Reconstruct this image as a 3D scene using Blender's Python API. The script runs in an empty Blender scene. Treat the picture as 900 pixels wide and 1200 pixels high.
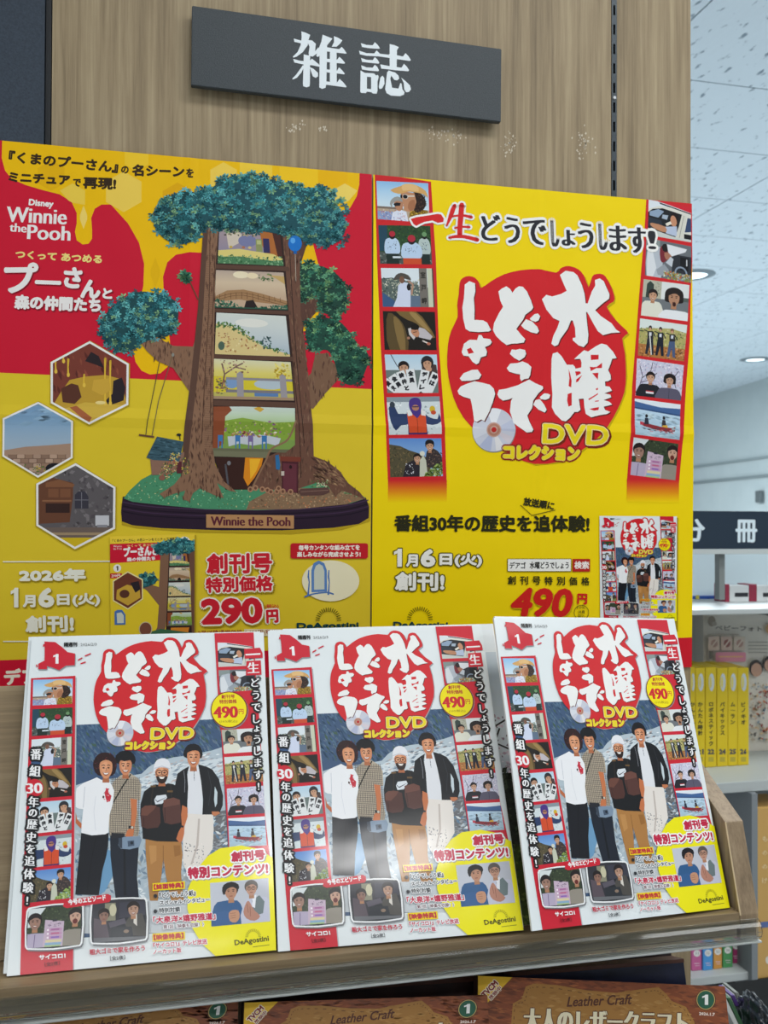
import bpy, bmesh, math, random
import numpy as np
from mathutils import Vector, Matrix
from mathutils.geometry import tessellate_polygon

C = bpy.context.scene.collection
SC = bpy.context.scene
PI = math.pi
# ------------------------------------------------------------------ camera
FPX = 1100.0                       # focal length in pixels of the 900x1200 frame
YAW, PITCH, ROLL = 0.23213, 0.01222, 0.00388
CAM = np.array([0.0, -1.08086, 1.40])
_f = np.array([math.sin(YAW)*math.cos(PITCH), math.cos(YAW)*math.cos(PITCH), math.sin(PITCH)])
_r = np.array([math.cos(YAW), -math.sin(YAW), 0.0])
_u = np.cross(_r, _f)
CR = math.cos(ROLL)*_r + math.sin(ROLL)*_u
CU = -math.sin(ROLL)*_r + math.cos(ROLL)*_u
CF = _f
cd = bpy.data.cameras.new('camera'); cam = bpy.data.objects.new('camera', cd); C.objects.link(cam)
cd.sensor_fit = 'VERTICAL'; cd.sensor_height = 36; cd.lens = FPX/1200*36
cd.clip_start = 0.02; cd.clip_end = 60
mw = Matrix.Identity(4)
for i in range(3):
    mw[i][0] = CR[i]; mw[i][1] = CU[i]; mw[i][2] = -CF[i]; mw[i][3] = CAM[i]
cam.matrix_world = mw
cd.dof.use_dof = True; cd.dof.focus_distance = 0.93; cd.dof.aperture_fstop = 13.0
SC.camera = cam
SC.view_settings.view_transform = 'Standard'
SC.view_settings.look = 'None'
SC.view_settings.gamma = 1
SC.view_settings.use_curve_mapping = False
SC.view_settings.exposure = 0.06

# ------------------------------------------------------------------ light: the rest of the bright shop, and one added fill
W = bpy.data.worlds.new('shop_air'); SC.world = W; W.use_nodes = True
W.node_tree.nodes['Background'].inputs[0].default_value = (0.86, 0.93, 1.0, 1)
W.node_tree.nodes['Background'].inputs[1].default_value = 0.39

def area(name, loc, size, power, col=(.99, .99, .98), rot=(0, 0, 0)):
    l = bpy.data.lights.new(name, 'AREA'); l.shape = 'RECTANGLE'; l.size, l.size_y = size
    l.energy = power; l.color = col
    o = bpy.data.objects.new(name, l); C.objects.link(o); o.location = loc; o.rotation_euler = rot
    return o
CEIL = 2.75
area('ceiling_and_fill_light', (0.56, -2.74, CEIL-.06), (0.50, 0.10), 17)
area('ceiling_and_fill_light', (-0.35, -3.35, CEIL-.06), (1.1, 0.12), 9)
area('ceiling_and_fill_light', (1.9, -1.6, CEIL-.06), (0.5, 1.25), 16)
area('ceiling_and_fill_light', (-1.6, -1.3, CEIL-.06), (0.5, 1.25), 18)
area('ceiling_and_fill_light', (0.6, -0.9, CEIL-.06), (1.2, 0.35), 12)
area('ceiling_and_fill_light', (1.75, 0.15, CEIL-.06), (1.2, .3), 20, (.93, .98, 1))  # added fill with no fixture seen there, brightens the grey shelving behind
area('ceiling_and_fill_light', (2.6, 3.0, CEIL-.06), (1.6, 1.6), 135, (.86, .95, 1))
area('ceiling_and_fill_light', (2.0, 6.5, CEIL-.06), (1.6, 1.6), 165, (.86, .95, 1))

def at(px, py, y):
    """the point of the vertical plane y=const seen at a pixel of the photograph"""
    d = CF + CR*(px-450)/FPX + CU*(600-py)/FPX
    return CAM + d*((y-CAM[1])/d[1])
def atz(px, py, z):
    d = CF + CR*(px-450)/FPX + CU*(600-py)/FPX
    return CAM + d*((z-CAM[2])/d[2])

# ------------------------------------------------------------------ helpers
def s2l(c):
    c = np.asarray(c, float)/255.0
    return np.where(c <= 0.04045, c/12.92, ((c+0.055)/1.055)**2.4)
def hx(h):
    h = h.lstrip('#'); return (int(h[0:2], 16), int(h[2:4], 16), int(h[4:6], 16))
def lin(h):
    return tuple(s2l(hx(h))) + (1.0,)
def tag(o, label=None, cat=None, group=None, kind=None):
    if label: o['label'] = label
    if cat: o['category'] = cat
    if group: o['group'] = group
    if kind: o['kind'] = kind
    return o
def empty(name, loc=(0, 0, 0), label=None, cat=None, group=None):
    o = bpy.data.objects.new(name, None); C.objects.link(o); o.location = loc
    o.empty_display_size = .02
    return tag(o, label, cat, group)
def link(name, me, m, parent=None, label=None):
    if m and not me.materials: me.materials.append(m)
    o = bpy.data.objects.new(name, me); C.objects.link(o)
    if parent: o.parent = parent
    if label: o['label'] = label
    return o
def bm_obj(name, bm, m, parent=None, label=None, smooth=False):
    me = bpy.data.meshes.new(name); bm.normal_update(); bm.to_mesh(me); bm.free()
    if smooth:
        me.polygons.foreach_set('use_smooth', [True]*len(me.polygons))
    return link(name, me, m, parent, label)
def box_bm(bm, lo, hi, bev=0, mat=None):
    r = bmesh.ops.create_cube(bm, size=1)
    vs = r['verts']
    c = [(a+b)/2 for a, b in zip(lo, hi)]; s = [b-a for a, b in zip(lo, hi)]
    for v in vs:
        v.co = Vector((c[0]+v.co.x*s[0], c[1]+v.co.y*s[1], c[2]+v.co.z*s[2]))
    if bev:
        es = list({e for v in vs for e in v.link_edges})
        bmesh.ops.bevel(bm, geom=es, offset=bev, segments=2, affect='EDGES', profile=.6)
    return bm
def box(name, lo, hi, m, parent=None, bev=0, label=None):
    bm = bmesh.new(); box_bm(bm, lo, hi, bev)
    return bm_obj(name, bm, m, parent, label)
def prism(name, pts, vec, m, parent=None, bev=0, label=None):
    """closed 3-D outline swept along vec"""
    bm = bmesh.new()
    a = [bm.verts.new(p) for p in pts]; b = [bm.verts.new(Vector(p)+Vector(vec)) for p in pts]
    n = len(pts)
    bm.faces.new(a); bm.faces.new(b[::-1])
    for i in range(n): bm.faces.new((a[i], b[i], b[(i+1) % n], a[(i+1) % n]))
    bmesh.ops.recalc_face_normals(bm, faces=bm.faces)
    if bev: bmesh.ops.bevel(bm, geom=list(bm.edges), offset=bev, segments=2, affect='EDGES', profile=.6)
    return bm_obj(name, bm, m, parent, label)

# ------------------------------------------------------------------ materials
def mat(name, col='#888888', rough=.5, metal=0, spec=.5, **k):
    m = bpy.data.materials.new(name); m.use_nodes = True
    b = m.node_tree.nodes['Principled BSDF']
    b.inputs['Base Color'].default_value = lin(col) if isinstance(col, str) else col
    b.inputs['Roughness'].default_value = rough; b.inputs['Metallic'].default_value = metal
    b.inputs['Specular IOR Level'].default_value = spec
    for kk, v in k.items(): b.inputs[kk.replace('_', ' ')].default_value = v
    return m
def nn(m, t, **k):
    n = m.node_tree.nodes.new(t)
    for a, b in k.items(): setattr(n, a, b)
    return n
def noise_mat(name, c1, c2, scale=(1, 1, 1), nscale=20, rough=.5, bump=0, detail=5, spec=.4, c3=None, lo=.3, hi=.7, bscale=None, dist=.0):
    m = mat(name, c1, rough, spec=spec); L = m.node_tree.links; b = m.node_tree.nodes['Principled BSDF']
    tc = nn(m, 'ShaderNodeTexCoord'); mp = nn(m, 'ShaderNodeMapping'); mp.inputs['Scale'].default_value = scale
    L.new(tc.outputs['Object'], mp.inputs[0])
    n = nn(m, 'ShaderNodeTexNoise'); n.inputs['Scale'].default_value = nscale; n.inputs['Detail'].default_value = detail
    n.inputs['Roughness'].default_value = .65; n.inputs['Distortion'].default_value = dist
    L.new(mp.outputs[0], n.inputs['Vector'])
    r = nn(m, 'ShaderNodeValToRGB'); r.color_ramp.elements[0].position = lo; r.color_ramp.elements[1].position = hi
    r.color_ramp.elements[0].color = lin(c1); r.color_ramp.elements[1].color = lin(c2)
    if c3:
        e = r.color_ramp.elements.new((lo+hi)/2); e.color = lin(c3)
    L.new(n.outputs['Fac'], r.inputs[0]); L.new(r.outputs[0], b.inputs['Base Color'])
    if bump:
        bp = nn(m, 'ShaderNodeBump'); bp.inputs['Strength'].default_value = bump; bp.inputs['Distance'].default_value = .001
        if bscale:
            n2 = nn(m, 'ShaderNodeTexNoise'); n2.inputs['Scale'].default_value = bscale; n2.inputs['Detail'].default_value = 3
            L.new(tc.outputs['Object'], n2.inputs['Vector']); L.new(n2.outputs['Fac'], bp.inputs['Height'])
        else: L.new(n.outputs['Fac'], bp.inputs['Height'])
        L.new(bp.outputs[0], b.inputs['Normal'])
    return m
def print_mat(name, rough, wave, wscale, coat=0.0, spec=.5):
    """ink on coated paper: the ink colour is stored with the printed shapes"""
    m = mat(name, '#ffffff', rough, spec=spec); L = m.node_tree.links; b = m.node_tree.nodes['Principled BSDF']
    a = nn(m, 'ShaderNodeAttribute'); a.attribute_name = 'Col'
    L.new(a.outputs['Color'], b.inputs['Base Color'])
    b.inputs['Coat Weight'].default_value = coat; b.inputs['Coat Roughness'].default_value = .12
    tc = nn(m, 'ShaderNodeTexCoord'); n = nn(m, 'ShaderNodeTexNoise'); n.inputs['Scale'].default_value = wscale
    n.inputs['Detail'].default_value = 2
    L.new(tc.outputs['Object'], n.inputs['Vector'])
    bp = nn(m, 'ShaderNodeBump'); bp.inputs['Strength'].default_value = 1; bp.inputs['Distance'].default_value = wave
    L.new(n.outputs['Fac'], bp.inputs['Height']); L.new(bp.outputs[0], b.inputs['Normal'])
    if coat: L.new(bp.outputs[0], b.inputs['Coat Normal'])
    return m
M_POSTER = print_mat('poster_print', .5, .0035, 9, spec=.16)
M_COVER = print_mat('cover_print', .42, .0012, 11, coat=.35, spec=.3)
M_SIGN = print_mat('sign_print', .5, 0.0002, 30)
M_FLAT = print_mat('package_print', .5, 0.0005, 20)

def wood(name, c1, c2, c3, axis, rough=.5, n=1.0):
    sc = {'z': (42*n, 42*n, 1.3), 'x': (1.3, 42*n, 42*n), 'y': (42*n, 1.3, 42*n)}[axis]
    m = mat(name, c1, rough, spec=.35); L = m.node_tree.links; b = m.node_tree.nodes['Principled BSDF']
    tc = nn(m, 'ShaderNodeTexCoord')
    def ns(scale, ns_, det, dist=0):
        mp = nn(m, 'ShaderNodeMapping'); mp.inputs['Scale'].default_value = scale; L.new(tc.outputs['Object'], mp.inputs[0])
        t = nn(m, 'ShaderNodeTexNoise'); t.inputs['Scale'].default_value = ns_; t.inputs['Detail'].default_value = det
        t.inputs['Roughness'].default_value = .7; t.inputs['Distortion'].default_value = dist
        L.new(mp.outputs[0], t.inputs['Vector']); return t
    a = ns(sc, 1.0, 6, .35); f = ns(tuple(v*5 if v > 5 else v*4 for v in sc), 1.0, 6)
    mx = nn(m, 'ShaderNodeMath', operation='MULTIPLY_ADD'); L.new(a.outputs['Fac'], mx.inputs[0]); mx.inputs[1].default_value = .62
    m2 = nn(m, 'ShaderNodeMath', operation='MULTIPLY'); L.new(f.outputs['Fac'], m2.inputs[0]); m2.inputs[1].default_value = .38
    L.new(m2.outputs[0], mx.inputs[2])
    r = nn(m, 'ShaderNodeValToRGB'); e = r.color_ramp.elements
    e[0].position = .36; e[0].color = lin(c1); e[1].position = .66; e[1].color = lin(c3)
    k = e.new(.5); k.color = lin(c2)
    L.new(mx.outputs[0], r.inputs[0]); L.new(r.outputs[0], b.inputs['Base Color'])
    bp = nn(m, 'ShaderNodeBump'); bp.inputs['Strength'].default_value = .25; bp.inputs['Distance'].default_value = .0006
    L.new(mx.outputs[0], bp.inputs['Height']); L.new(bp.outputs[0], b.inputs['Normal'])
    return m

# ------------------------------------------------------------------ flat print laid on real sheets
_tc = {}
def glyphs(s, res=3):
    if (s, res) in _tc: return _tc[(s, res)]
    cu = bpy.data.curves.new('lettering', 'FONT'); cu.body = s; cu.resolution_u = res
    o = bpy.data.objects.new('lettering', cu); C.objects.link(o)
    dg = bpy.context.evaluated_depsgraph_get(); dg.update()
    me = o.evaluated_get(dg).to_mesh()
    V = np.zeros(len(me.vertices)*3); me.vertices.foreach_get('co', V); V = V.reshape(-1, 3)[:, :2].copy()
    me.calc_loop_triangles(); T = np.zeros(len(me.loop_triangles)*3, int); me.loop_triangles.foreach_get('vertices', T)
    T = T.reshape(-1, 3).copy()
    o.evaluated_get(dg).to_mesh_clear()
    bpy.data.objects.remove(o); bpy.data.curves.remove(cu)
    lo = V.min(0); hi = V.max(0)
    _tc[(s, res)] = (V, T, lo, hi)
    return _tc[(s, res)]
def homog(src, dst):
    A = []; B = []
    for (x, y), (u, v) in zip(src, dst):
        A.append([x, y, 1, 0, 0, 0, -u*x, -u*y]); B.append(u)
        A.append([0, 0, 0, x, y, 1, -v*x, -v*y]); B.append(v)
    h = np.linalg.solve(np.array(A, float), np.array(B, float))
    return np.append(h, 1).reshape(3, 3)
def hmap(M, P):
    P = np.asarray(P, float); q = np.c_[P, np.ones(len(P))] @ M.T
    return q[:, :2]/q[:, 2:3]
def smooth(pts, n=4, closed=True):
    P = np.asarray(pts, float); N = len(P); out = []
    rng = range(N) if closed else range(N-1)
    for i in rng:
        if closed: p0, p1, p2, p3 = P[i-1], P[i], P[(i+1) % N], P[(i+2) % N]
        else: p0, p1, p2, p3 = P[max(i-1, 0)], P[i], P[i+1], P[min(i+2, N-1)]
        for k in range(n):
            t = k/n
            out.append(.5*(2*p1+(p2-p0)*t+(2*p0-5*p1+4*p2-p3)*t*t+(3*p1-p0-3*p2+p3)*t**3))
    if not closed: out.append(P[-1])
    return np.array(out)
def split_half(V, T, K, a, b, c, keep_both):
    """cut triangles by a*x+b*y+c=0; keep the positive side or both"""
    if len(T) == 0: return V, T, K
    d = V[:, 0]*a+V[:, 1]*b+c
    dt = d[T]; pos = (dt >= -1e-12).all(1); neg = (dt <= 1e-12).all(1)
    keep = pos | (neg if keep_both else False)
    cross = ~(pos | neg)
    if not cross.any(): return V, T[keep], K
    nv = list(V); nk = list(K); nt = []; base = len(V)
    for t in T[cross]:
        for side in ((1, -1) if keep_both else (1,)):
            poly = []
            for i in range(3):
                p, q = t[i], t[(i+1) % 3]; dp, dq = d[p]*side, d[q]*side
                if dp >= 0: poly.append(int(p))
                if (dp > 0 and dq < 0) or (dp < 0 and dq > 0):
                    s = dp/(dp-dq); nv.append(V[p]+(V[q]-V[p])*s); nk.append(K[p]+(K[q]-K[p])*s); poly.append(len(nv)-1)
            for i in range(1, len(poly)-1): nt.append((poly[0], poly[i], poly[i+1]))
    T2 = np.array([tuple(t) for t in T[keep]]+nt, int).reshape(-1, 3)
    return np.array(nv), T2, np.array(nk)

class Art:
    """collects flat printed shapes, given in some source plane, onto a sheet (u right, v up, w towards the viewer)"""
    def __init__(s, M, dz=2.4e-6, ub=(), vb=(), relief=None, z0=4e-5):
        s.M = M; s.dz = dz; s.ub = ub; s.vb = vb; s.relief = relief; s.z = z0; s.peak = 0; s.clip = None
        s.parts = []; s.cur = None
    def part(s, name, label=None):
        s.z = max(s.z, s.peak)+s.dz
        s.cur = [name, label, [], [], [], 0]; s.parts.append(s.cur)
    def up(s, k=1): s.z += s.dz*k
    def add(s, V, T, col, z=None):
        V = np.asarray(V, float); T = np.asarray(T, int)
        if len(T) == 0: return
        if callable(col): K = np.array([s2l(c) for c in col(V)])
        elif isinstance(col, str): K = np.tile(s2l(hx(col)), (len(V), 1))
        else: K = np.asarray(col, float)
        if s.clip is not None:
            for (a, b, c) in s.clip: V, T, K = split_half(V, T, K, a, b, c, False)
            if len(T) == 0: return
        V = hmap(s.M, V)
        for u in s.ub: V, T, K = split_half(V, T, K, 1, 0, -u, True)
        for v in s.vb: V, T, K = split_half(V, T, K, 0, 1, -v, True)
        if len(T) == 0: return
        # orient towards the viewer
        a, b, c = V[T[:, 0]], V[T[:, 1]], V[T[:, 2]]
        ar = (b[:, 0]-a[:, 0])*(c[:, 1]-a[:, 1])-(b[:, 1]-a[:, 1])*(c[:, 0]-a[:, 0])
        T = T[np.abs(ar) > 1e-14]; ar = ar[np.abs(ar) > 1e-14]
        T = np.where((ar < 0)[:, None], T[:, ::-1], T)
        z = s.z if z is None else z
        w = np.full(len(V), z)
        if s.relief: w = w+s.relief(V[:, 0], V[:, 1])
        s.cur[2].append(np.c_[V[:, 0], -w, V[:, 1]]); s.cur[3].append(T+s.cur[5]); s.cur[4].append(K)
        s.cur[5] += len(V)
    # shapes --------------------------------------------------
    def poly(s, pts, col, sm=0, xf=None, holes=(), keep=False):
        def pre(p):
            p = np.asarray(p, float)
            if xf: p = np.array([xf[0], xf[1]])+p/xf[2]
            return smooth(p, sm) if sm else p
        loops = [pre(pts)]+[pre(h) for h in holes]
        T = tessellate_polygon([[Vector((x, y, 0)) for x, y in l] for l in loops])
        s.add(np.concatenate(loops), T, col)
        if not keep: s.up()
    def rect(s, x0, y0, x1, y1, col, n=1, keep=False):
        V = [(x0+(x1-x0)*i/n, y0+(y1-y0)*j/n) for j in range(n+1) for i in range(n+1)]; T = []
        for j in range(n):
            for i in range(n):
                a = j*(n+1)+i; T += [(a, a+1, a+n+2), (a, a+n+2, a+n+1)]
        s.add(V, T, col)
        if not keep: s.up()
    def ell(s, cx, cy, rx, ry, col, rot=0, n=20, keep=False):
        c, q = math.cos(rot), math.sin(rot)
        P = [(cx+rx*math.cos(t)*c-ry*math.sin(t)*q, cy+rx*math.cos(t)*q+ry*math.sin(t)*c) for t in [2*PI*i/n for i in range(n)]]
        P.append((cx, cy))
        s.add(P, [(i, (i+1) % n, n) for i in range(n)], col)
        if not keep: s.up()
    def ring(s, cx, cy, r0, r1, col, n=28, ky=1.0):
        V = []
        for i in range(n):
            t = 2*PI*i/n; V += [(cx+r0*math.cos(t), cy+r0*ky*math.sin(t)), (cx+r1*math.cos(t), cy+r1*ky*math.sin(t))]
        T = []
        for i in range(n):
            a = 2*i; b = 2*((i+1) % n); T += [(a, a+1, b+1), (a, b+1, b)]
        s.add(V, T, col); s.up()
    def stroke(s, pts, w, col, sm=0, closed=False, keep=False, xf=None):
        P = np.asarray(pts, float)
        if xf: P = np.array([xf[0], xf[1]])+P/xf[2]
        if np.isscalar(w): w = [w]*len(P)
        if sm:
            Q = np.c_[P, w]; Q3 = smooth(Q, sm, closed); P = Q3[:, :2]; w = Q3[:, 2]
        w = np.asarray(w, float); n = len(P)
        if xf: w = w/xf[2]
        if closed: D = np.roll(P, -1, 0)-np.roll(P, 1, 0)
        else:
            D = np.gradient(P, axis=0)
        D = D/np.maximum(np.linalg.norm(D, axis=1, keepdims=True), 1e-9); N = np.c_[-D[:, 1], D[:, 0]]
        V = np.concatenate([P+N*w[:, None]/2, P-N*w[:, None]/2]); T = []
        for i in range(n if closed else n-1):
            j = (i+1) % n; T += [(i, j, n+j), (i, n+j, n+i)]
        s.add(V, T, col)
        if not closed and min(w[0], w[-1]) > 1.6:
            for e in (0, -1): s.ell(P[e][0], P[e][1], w[e]/2, w[e]/2, col, n=8, keep=True)
        if not keep: s.up()
    def rrect(s, x0, y0, x1, y1, r, col, keep=False):
        P = []
        for cx, cy, a in ((x1-r, y1-r, 0), (x0+r, y1-r, 1), (x0+r, y0+r, 2), (x1-r, y0+r, 3)):
            for k in range(5):
                t = (a+k/4)*PI/2; P.append((cx+r*math.cos(t), cy+r*math.sin(t)))
        s.poly(P, col, keep=keep)
    def specks(s, box, n, pal, size, seed=1, inside=None, asp=1.0, ang=None, tri=False):
        """many small flecks: leaves, stones, ripples"""
        rnd = random.Random(seed); V = []; T = []; K = []
        x0, y0, x1, y1 = box; cols = [s2l(hx(c)) for c in pal]; got = 0; tr = 0
        while got < n and tr < n*8:
            tr += 1; x = rnd.uniform(x0, x1); y = rnd.uniform(y0, y1)
            if inside is not None and not pip(x, y, inside): continue
            r = size*rnd.uniform(.5, 1.3); a = (rnd.uniform(0, PI) if ang is None else ang+rnd.uniform(-.25, .25))
            c, q = math.cos(a), math.sin(a); k = len(V)
            for (dx, dy) in ((-r*asp, 0), (0, -r*.6), (r*asp, 0), (0, r*.6)):
                V.append((x+dx*c-dy*q, y+dx*q+dy*c)); K.append(cols[got % len(cols)]*rnd.uniform(.85, 1.12))
            T += [(k, k+1, k+2), (k, k+2, k+3)]; got += 1
        if V:
            s.add(V, T, np.clip(K, 0, 1)); s.up()
    def one(s, x0, y1, x1, y0, col):
        """a figure 1 with a flag, filling the box"""
        w, h = x1-x0, y1-y0
        s.poly([(x0+.42*w, y1), (x1-.02*w, y1), (x1-.02*w, y0), (x0+.5*w, y0), (x0+.4*w, y0+.09*h), (x0, y0+.17*h), (x0, y0+.34*h), (x0+.42*w, y0+.25*h)], col)
    # lettering -----------------------------------------------
    def text(s, t, p0, p1, h, col, bold=0, outline=(), shear=0, res=3, up=None, shadow=None):
        """ink box: bottom-left p0, bottom-right p1, ink height h (in source units, y down)"""
        V, T, lo, hi = glyphs(t, res)
        bx, by = bold if isinstance(bold, tuple) else (bold, bold)
        p0 = np.array(p0, float); p1 = np.array(p1, float); L = np.linalg.norm(p1-p0); e = (p1-p0)/L
        upv = np.array([e[1], -e[0]]) if up is None else np.array(up, float)
        Q = (V-lo)/(hi-lo)
        X = bx+Q[:, 0]*(L-2*bx); Y = by+Q[:, 1]*(h-2*by)
        X = X+shear*Y
        B = p0+X[:, None]*e+Y[:, None]*upv
        def lay(rx, ry, c, off=(0, 0), n=8):
            offs = [(0, 0)]
            if rx > 0 or ry > 0:
                offs += [(rx*math.cos(k*2*PI/n), ry*math.sin(k*2*PI/n)) for k in range(n)]
                if max(rx, ry) > .09*h: offs += [(rx*.55*math.cos((k+.5)*2*PI/6), ry*.55*math.sin((k+.5)*2*PI/6)) for k in range(6)]
            VV = []; TT = []; k = 0; zz = []
            for j, (dx, dy) in enumerate(offs):
                s.add(B+(dx+off[0])*e+(dy-off[1])*upv, T, c, z=s.z+j*s.dz*.4)
            s.up(1+.4*len(offs))
        if shadow: lay(bx+shadow[0], by+shadow[0], shadow[1], (shadow[2], shadow[2]))
        for r, c in outline: lay(bx+r, by+r, c, n=12 if r > 1.5 else 8)
        if bx and by and abs(bx-by) < 1e-6: lay(bx, by, col)
        elif bx: # thick uprights, thin level strokes
            for j, dx in enumerate(np.linspace(-bx, bx, 3)): s.add(B+dx*e, T, col, z=s.z+j*s.dz*.5)
            s.up(2.5)
        else: lay(0, 0, col)
    def vtext(s, t, top, bot, w, col, bold=0, outline=(), res=3, rel=None, shadow=None):
        """characters stacked downwards between two points (centres of the column's top and bottom edges)"""
        top = np.array(top, float); bot = np.array(bot, float); n = len(t)
        rel = rel or [1]*n; tot = sum(rel); d = bot-top; D = np.linalg.norm(d); e = d/D
        side = np.array([-e[1], e[0]])*-1  # to the right when e points down (y down)
        pos = 0
        cells = []
        for ch, r in zip(t, rel):
            a = pos/tot*D; pos += r; b = pos/tot*D; cells.append((ch, a, b))
        for li in range(len(outline)+1):
            for ch, a, b in cells:
                if ch == ' ': continue
                V, T, lo, hi = glyphs(ch, res)
                cell = (b-a); k = min(w, cell*1.06)
                wi = (hi[0]-lo[0])*k; hi_ = (hi[1]-lo[1])*k
                if ch in '!！': wi *= 1.3
                c = top+e*(a+b)/2
                if ch in 'ー': # upright bar
                    P0 = c+e*cell*.4; P1 = c-e*cell*.4
                    bl = c+side*(-.05*w)+e*cell*.4
                p0 = c-side*wi/2+e*hi_/2; p1 = c+side*wi/2+e*hi_/2
                z = s.z
                if li < len(outline):
                    r, cc = outline[li]; bx, by = bold if isinstance(bold, tuple) else (bold, bold)
                    Q = (V-lo)/(hi-lo); B = p0+(Q[:, 0]*wi)[:, None]*side-(Q[:, 1]*hi_)[:, None]*e
                    m = 10
                    offs = [(0, 0)]+[((r+bx)*math.cos(q*2*PI/m), (r+by)*math.sin(q*2*PI/m)) for q in range(m)]
                    if r > .1*w: offs += [(.55*r*math.cos((q+.5)*2*PI/6), .55*r*math.sin((q+.5)*2*PI/6)) for q in range(6)]
                    for j, (dx, dy) in enumerate(offs): s.add(B+dx*side+dy*e, T, cc, z=s.z+j*s.dz*.4)
                else:
                    cc = col(ch) if callable(col) else col
                    s.text(ch, p0, p1, hi_, cc, bold=bold, res=res, up=-e); s.z = z
            s.up(8)
    # frames --------------------------------------------------
    def frame(s, quad, w, h, clip=True):
        """quad: top-left, top-right, bottom-right, bottom-left in the present source plane"""
        st = (s.M, s.clip)
        s.M = s.M @ homog([(0, 0), (w, 0), (w, h), (0, h)], quad)
        s.clip = [(1, 0, 0), (-1, 0, w), (0, 1, 0), (0, -1, h)] if clip is True else clip
        return st
    def pop(s, st): s.M, s.clip = st
    def build(s, root, m, prefix=None):
        out = []
        for name, label, Vs, Ts, Ks, n in s.parts:
            if not Vs: continue
            V = np.concatenate(Vs); T = np.concatenate(Ts); K = np.concatenate(Ks)
            me = bpy.data.meshes.new(name)
            me.vertices.add(len(V)); me.vertices.foreach_set('co', V.ravel())
            me.loops.add(len(T)*3); me.loops.foreach_set('vertex_index', T.ravel())
            me.polygons.add(len(T)); me.polygons.foreach_set('loop_start', np.arange(0, len(T)*3, 3))
            me.update(calc_edges=True)
            at_ = me.color_attributes.new('Col', 'FLOAT_COLOR', 'POINT')
            at_.data.foreach_set('color', np.c_[K, np.ones(len(K))].ravel())
            out.append(link(name, me, m, root, label))
        return out
def pip(x, y, P):
    c = False; j = len(P)-1
    for i in range(len(P)):
        xi, yi = P[i]; xj, yj = P[j]
        if (yi > y) != (yj > y) and x < (xj-xi)*(y-yi)/(yj-yi)+xi: c = not c
        j = i
    return c
def grad(stops, axis=1, a=0, b=100):
    """colour running between stops over the printed picture"""
    cs = [np.array(hx(c), float) for c in stops]
    def f(V):
        t = np.clip((V[:, axis]-a)/(b-a), 0, 1)*(len(cs)-1); out = []
        for q in t:
            i = min(int(q), len(cs)-2); out.append(cs[i]+(cs[i+1]-cs[i])*(q-i))
        return out
    return f
def colored(me, col):
    a = me.color_attributes.new('Col', 'FLOAT_COLOR', 'POINT')
    a.data.foreach_set('color', list(lin(col))*len(me.vertices))

# ------------------------------------------------------------------ the setting
GZ = CAM[2]
M_WOODV = wood('ash_veneer', '#77674e', '#988668', '#b5a483', 'z')
M_WOODX = wood('shelf_veneer', '#73624a', '#8b785b', '#a39071', 'x')
M_WOODY = wood('side_veneer', '#776550', '#927e64', '#a8957a', 'z', n=1.3)
M_BLACK = noise_mat('black_textured_board', '#2a3440', '#3a4653', nscale=420, rough=.62, bump=.35)
M_STRIP = mat('dark_metal', '#3c4348', .38, metal=.6)
M_STEEL = mat('worn_steel', '#a9adb0', .35, metal=.7)
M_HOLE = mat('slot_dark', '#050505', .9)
M_WHITEWALL = noise_mat('white_plaster', '#c4cfd0', '#ccd6d6', nscale=3, rough=.8)
M_CEIL = mat('ceiling_tile', '#dfe7ec', .85)
def ceil_mat():
    m = M_CEIL; L = m.node_tree.links; b = m.node_tree.nodes['Principled BSDF']
    tc = nn(m, 'ShaderNodeTexCoord'); mp = nn(m, 'ShaderNodeMapping'); mp.inputs['Scale'].default_value = (1, .38, 1)
    L.new(tc.outputs['Object'], mp.inputs[0])
    n = nn(m, 'ShaderNodeTexNoise'); n.inputs['Scale'].default_value = 46; n.inputs['Detail'].default_value = 2.5
    L.new(mp.outputs[0], n.inputs['Vector'])
    r = nn(m, 'ShaderNodeValToRGB'); r.color_ramp.elements[0].position = .62; r.color_ramp.elements[0].color = lin('#e2ecf3')
    r.color_ramp.elements[1].position = .70; r.color_ramp.elements[1].color = lin('#8b9aa6')
    L.new(n.outputs['Fac'], r.inputs[0]); L.new(r.outputs[0], b.inputs['Base Color'])
    bp = nn(m, 'ShaderNodeBump'); bp.inputs['Strength'].default_value = .6; bp.inputs['Distance'].default_value = .004; bp.invert = True
    L.new(n.outputs['Fac'], bp.inputs['Height']); L.new(bp.outputs[0], b.inputs['Normal'])
ceil_mat()
def struct(o): o['kind'] = 'structure'; return o
M_FLOOR = noise_mat('pale_floor', '#b4b8ba', '#c0c4c6', nscale=6, rough=.4)
struct(box('floor', (-3, -4.5, -.1), (9, 16, 0), M_FLOOR))
# ceiling of square tiles
ce = struct(box('ceiling', (-3, -4.5, CEIL+.012), (9, 16, CEIL+.1), mat('ceiling_joint', '#aab3b9', .9)))
tile = None; ty = -.6
for i in range(0, 7):
    for j in range(0, 26):
        x0 = -.45+i*.91; y0 = .1+j*.455
        if tile is None:
            bm = bmesh.new(); box_bm(bm, (.002, .002, -.0), (.906, .451, .011), .0)
            tile = bpy.data.meshes.new('ceiling_tile'); bm.to_mesh(tile); bm.free(); tile.materials.append(M_CEIL)
        o = link('ceiling_tile', tile, M_CEIL, ce); o.location = (x0, y0, CEIL)
        if i*26+j > 175: pass
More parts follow.
